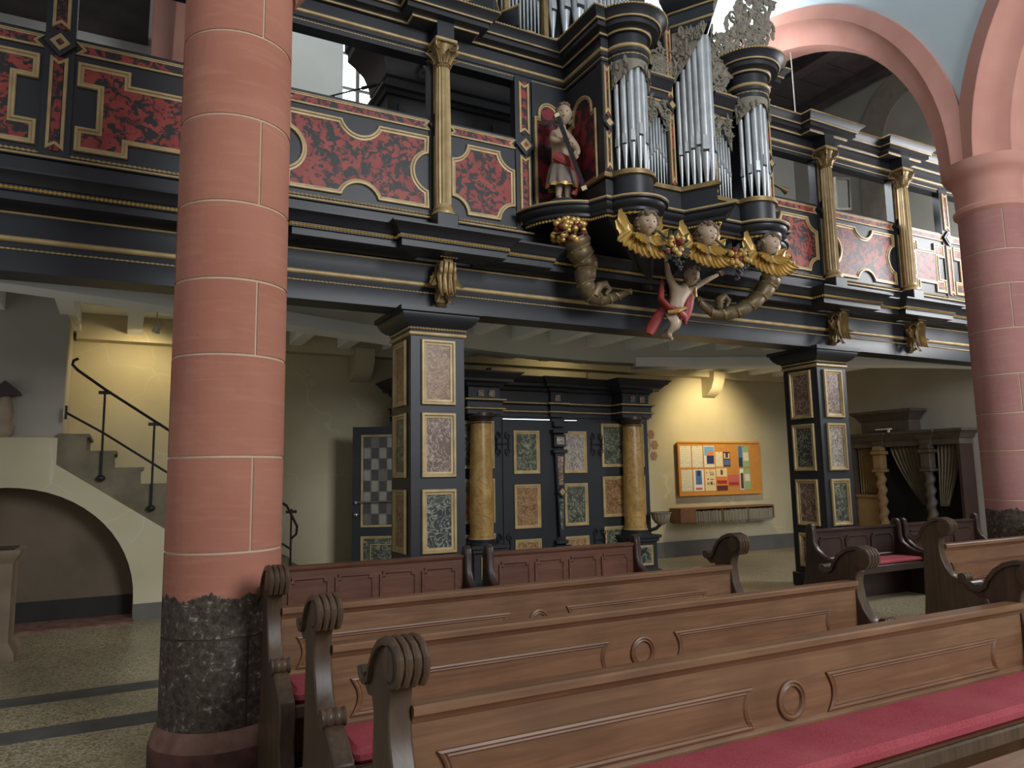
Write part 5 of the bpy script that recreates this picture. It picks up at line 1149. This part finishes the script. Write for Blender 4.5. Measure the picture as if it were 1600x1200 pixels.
MB().box(.95, 4.5, 1.66, 1.86, .47, .50, .006).build('ledge', 'pew_wood', lg)
for x in (1.0, 4.4): MB().box(x, x+.05, 1.70, 1.80, 0, .47).build('support', 'pew_end_wood', lg)
pr = make_pew(1.72, (6.86, 4.35, 0), 'short sunlit oak pew across the aisle in front of the pink column', 'oak pews right of the aisle'); pr.scale = (1, 1, 1.06)
pr2 = dup(pr, (6.86, 3.28, 0), 0, 'short oak pew at the right edge, only its scrolled end showing', 'oak pews right of the aisle')

def bench_end():
    return [(.22, 0), (-.46, 0), (-.46, .30), (-.44, .44), (-.47, .50), (-.46, .55), (-.40, .57), (-.33, .55), (-.26, .56), (-.17, .60), (-.09, .66), (-.055, .74), (-.05, .88), (-.04, .95), (.0, .985), (.05, .97), (.075, .90), (.09, .60), (.13, .3), (.18, .1)]
def make_bench(L, loc, label, group, wd='bench_wood', n=4):
    t = thing('panelled_bench', loc, label, 'pew', group); TH = .08; B = dict(parent=t, world=False)
    for k in range(2):
        x0 = -TH if k == 0 else L
        e = MB().prism(bench_end(), 0, TH, lambda u, v, b: (x0+b, u, v)).build('bench_end', 'bench_end_wood', **B)
        bv = e.modifiers.new('bevel', 'BEVEL'); bv.width = .022; bv.segments = 3; bv.limit_method = 'ANGLE'; bv.angle_limit = .9
        MB().lathe([(.028+.007*abs(math.cos(PI*3*i/18)), x0-.008+(TH+.016)*i/18) for i in range(19)], (0, -.44, .545), 14, 'x').build('small_roll', 'bench_end_wood', parent=e, world=False)
    MB().box(0, L, 0, .03, .12, .86).build('back_board', wd, **B)
    MB().sweep([(0, 0), (L, 0)], [(-.04, .85), (.0, .85), (.012, .86), (.02, .875), (.02, .892), (-.05, .9), (-.05, .86)], cprof=True).build('top_rail', wd, **B)
    g = .09; w_ = (L-g)/n
    for i in range(n):
        a, b = g+i*w_, (i+1)*w_; c = .03; z0, z1 = .52, .78
        poly = [(a, z0), (b, z0), (b, z1-c), (b-c, z1-c), (b-c, z1), (a+c, z1), (a+c, z1-c), (a, z1-c)]
        MB().sweep(poly, [(.02, 0), (.02, .016), (.0, .016), (-.012, .002), (-.012, 0)], True, XZ(0)).build('panel_moulding', wd, **B)
        MB().prism(poly, 0, .003, XZ(0)).build('panel', wd, **B)
    MB().box(0, L, -.40, 0, .40, .435).build('seat', wd, **B); MB().box(.01, L-.01, -.39, -.005, .436, .49, .018).build('cushion', 'cushion', **B)
    MB().box(0, L, -.42, -.40, .35, .44, .005).build('seat_rail', wd, **B); MB().box(.02, L-.02, -.1, -.07, .0, .4).build('support_board', 'bench_end_wood', **B)
    return t
make_bench(1.74, (1.27, 6.76, 0), 'dark red-brown panelled bench in front of the left pier', 'panelled benches at the back'); B0 = bpy.data.objects['panelled_bench']
dup(B0, (3.33, 6.76, 0), 0, 'dark red-brown panelled bench in front of the portal', 'panelled benches at the back')
B2 = make_bench(1.62, (7.92, 6.72, 0), 'nearly black panelled bench with red cushion in front of the right pier', 'panelled benches at the back', 'bench_end_wood', 3)
dup(B2, (9.76, 6.72, 0), 0, 'nearly black panelled bench in front of the confessional', 'panelled benches at the back')

# ------------------------------------------------------------------ settle the grown figures into plain meshes
bpy.context.view_layer.update(); dg = bpy.context.evaluated_depsgraph_get()
for o, extra in SKIN:
    me = bpy.data.meshes.new_from_object(o.evaluated_get(dg)); o.modifiers.clear()
    if extra:
        off = rootloc(o); bm = bmesh.new(); bm.from_mesh(me); vv = [bm.verts.new(Vector(v)-off) for v in extra.v]
        for f in extra.f:
            try: bm.faces.new([vv[i] for i in f])
            except ValueError: pass
        bm.to_mesh(me); bm.free()
    o.data = me; me.shade_smooth()
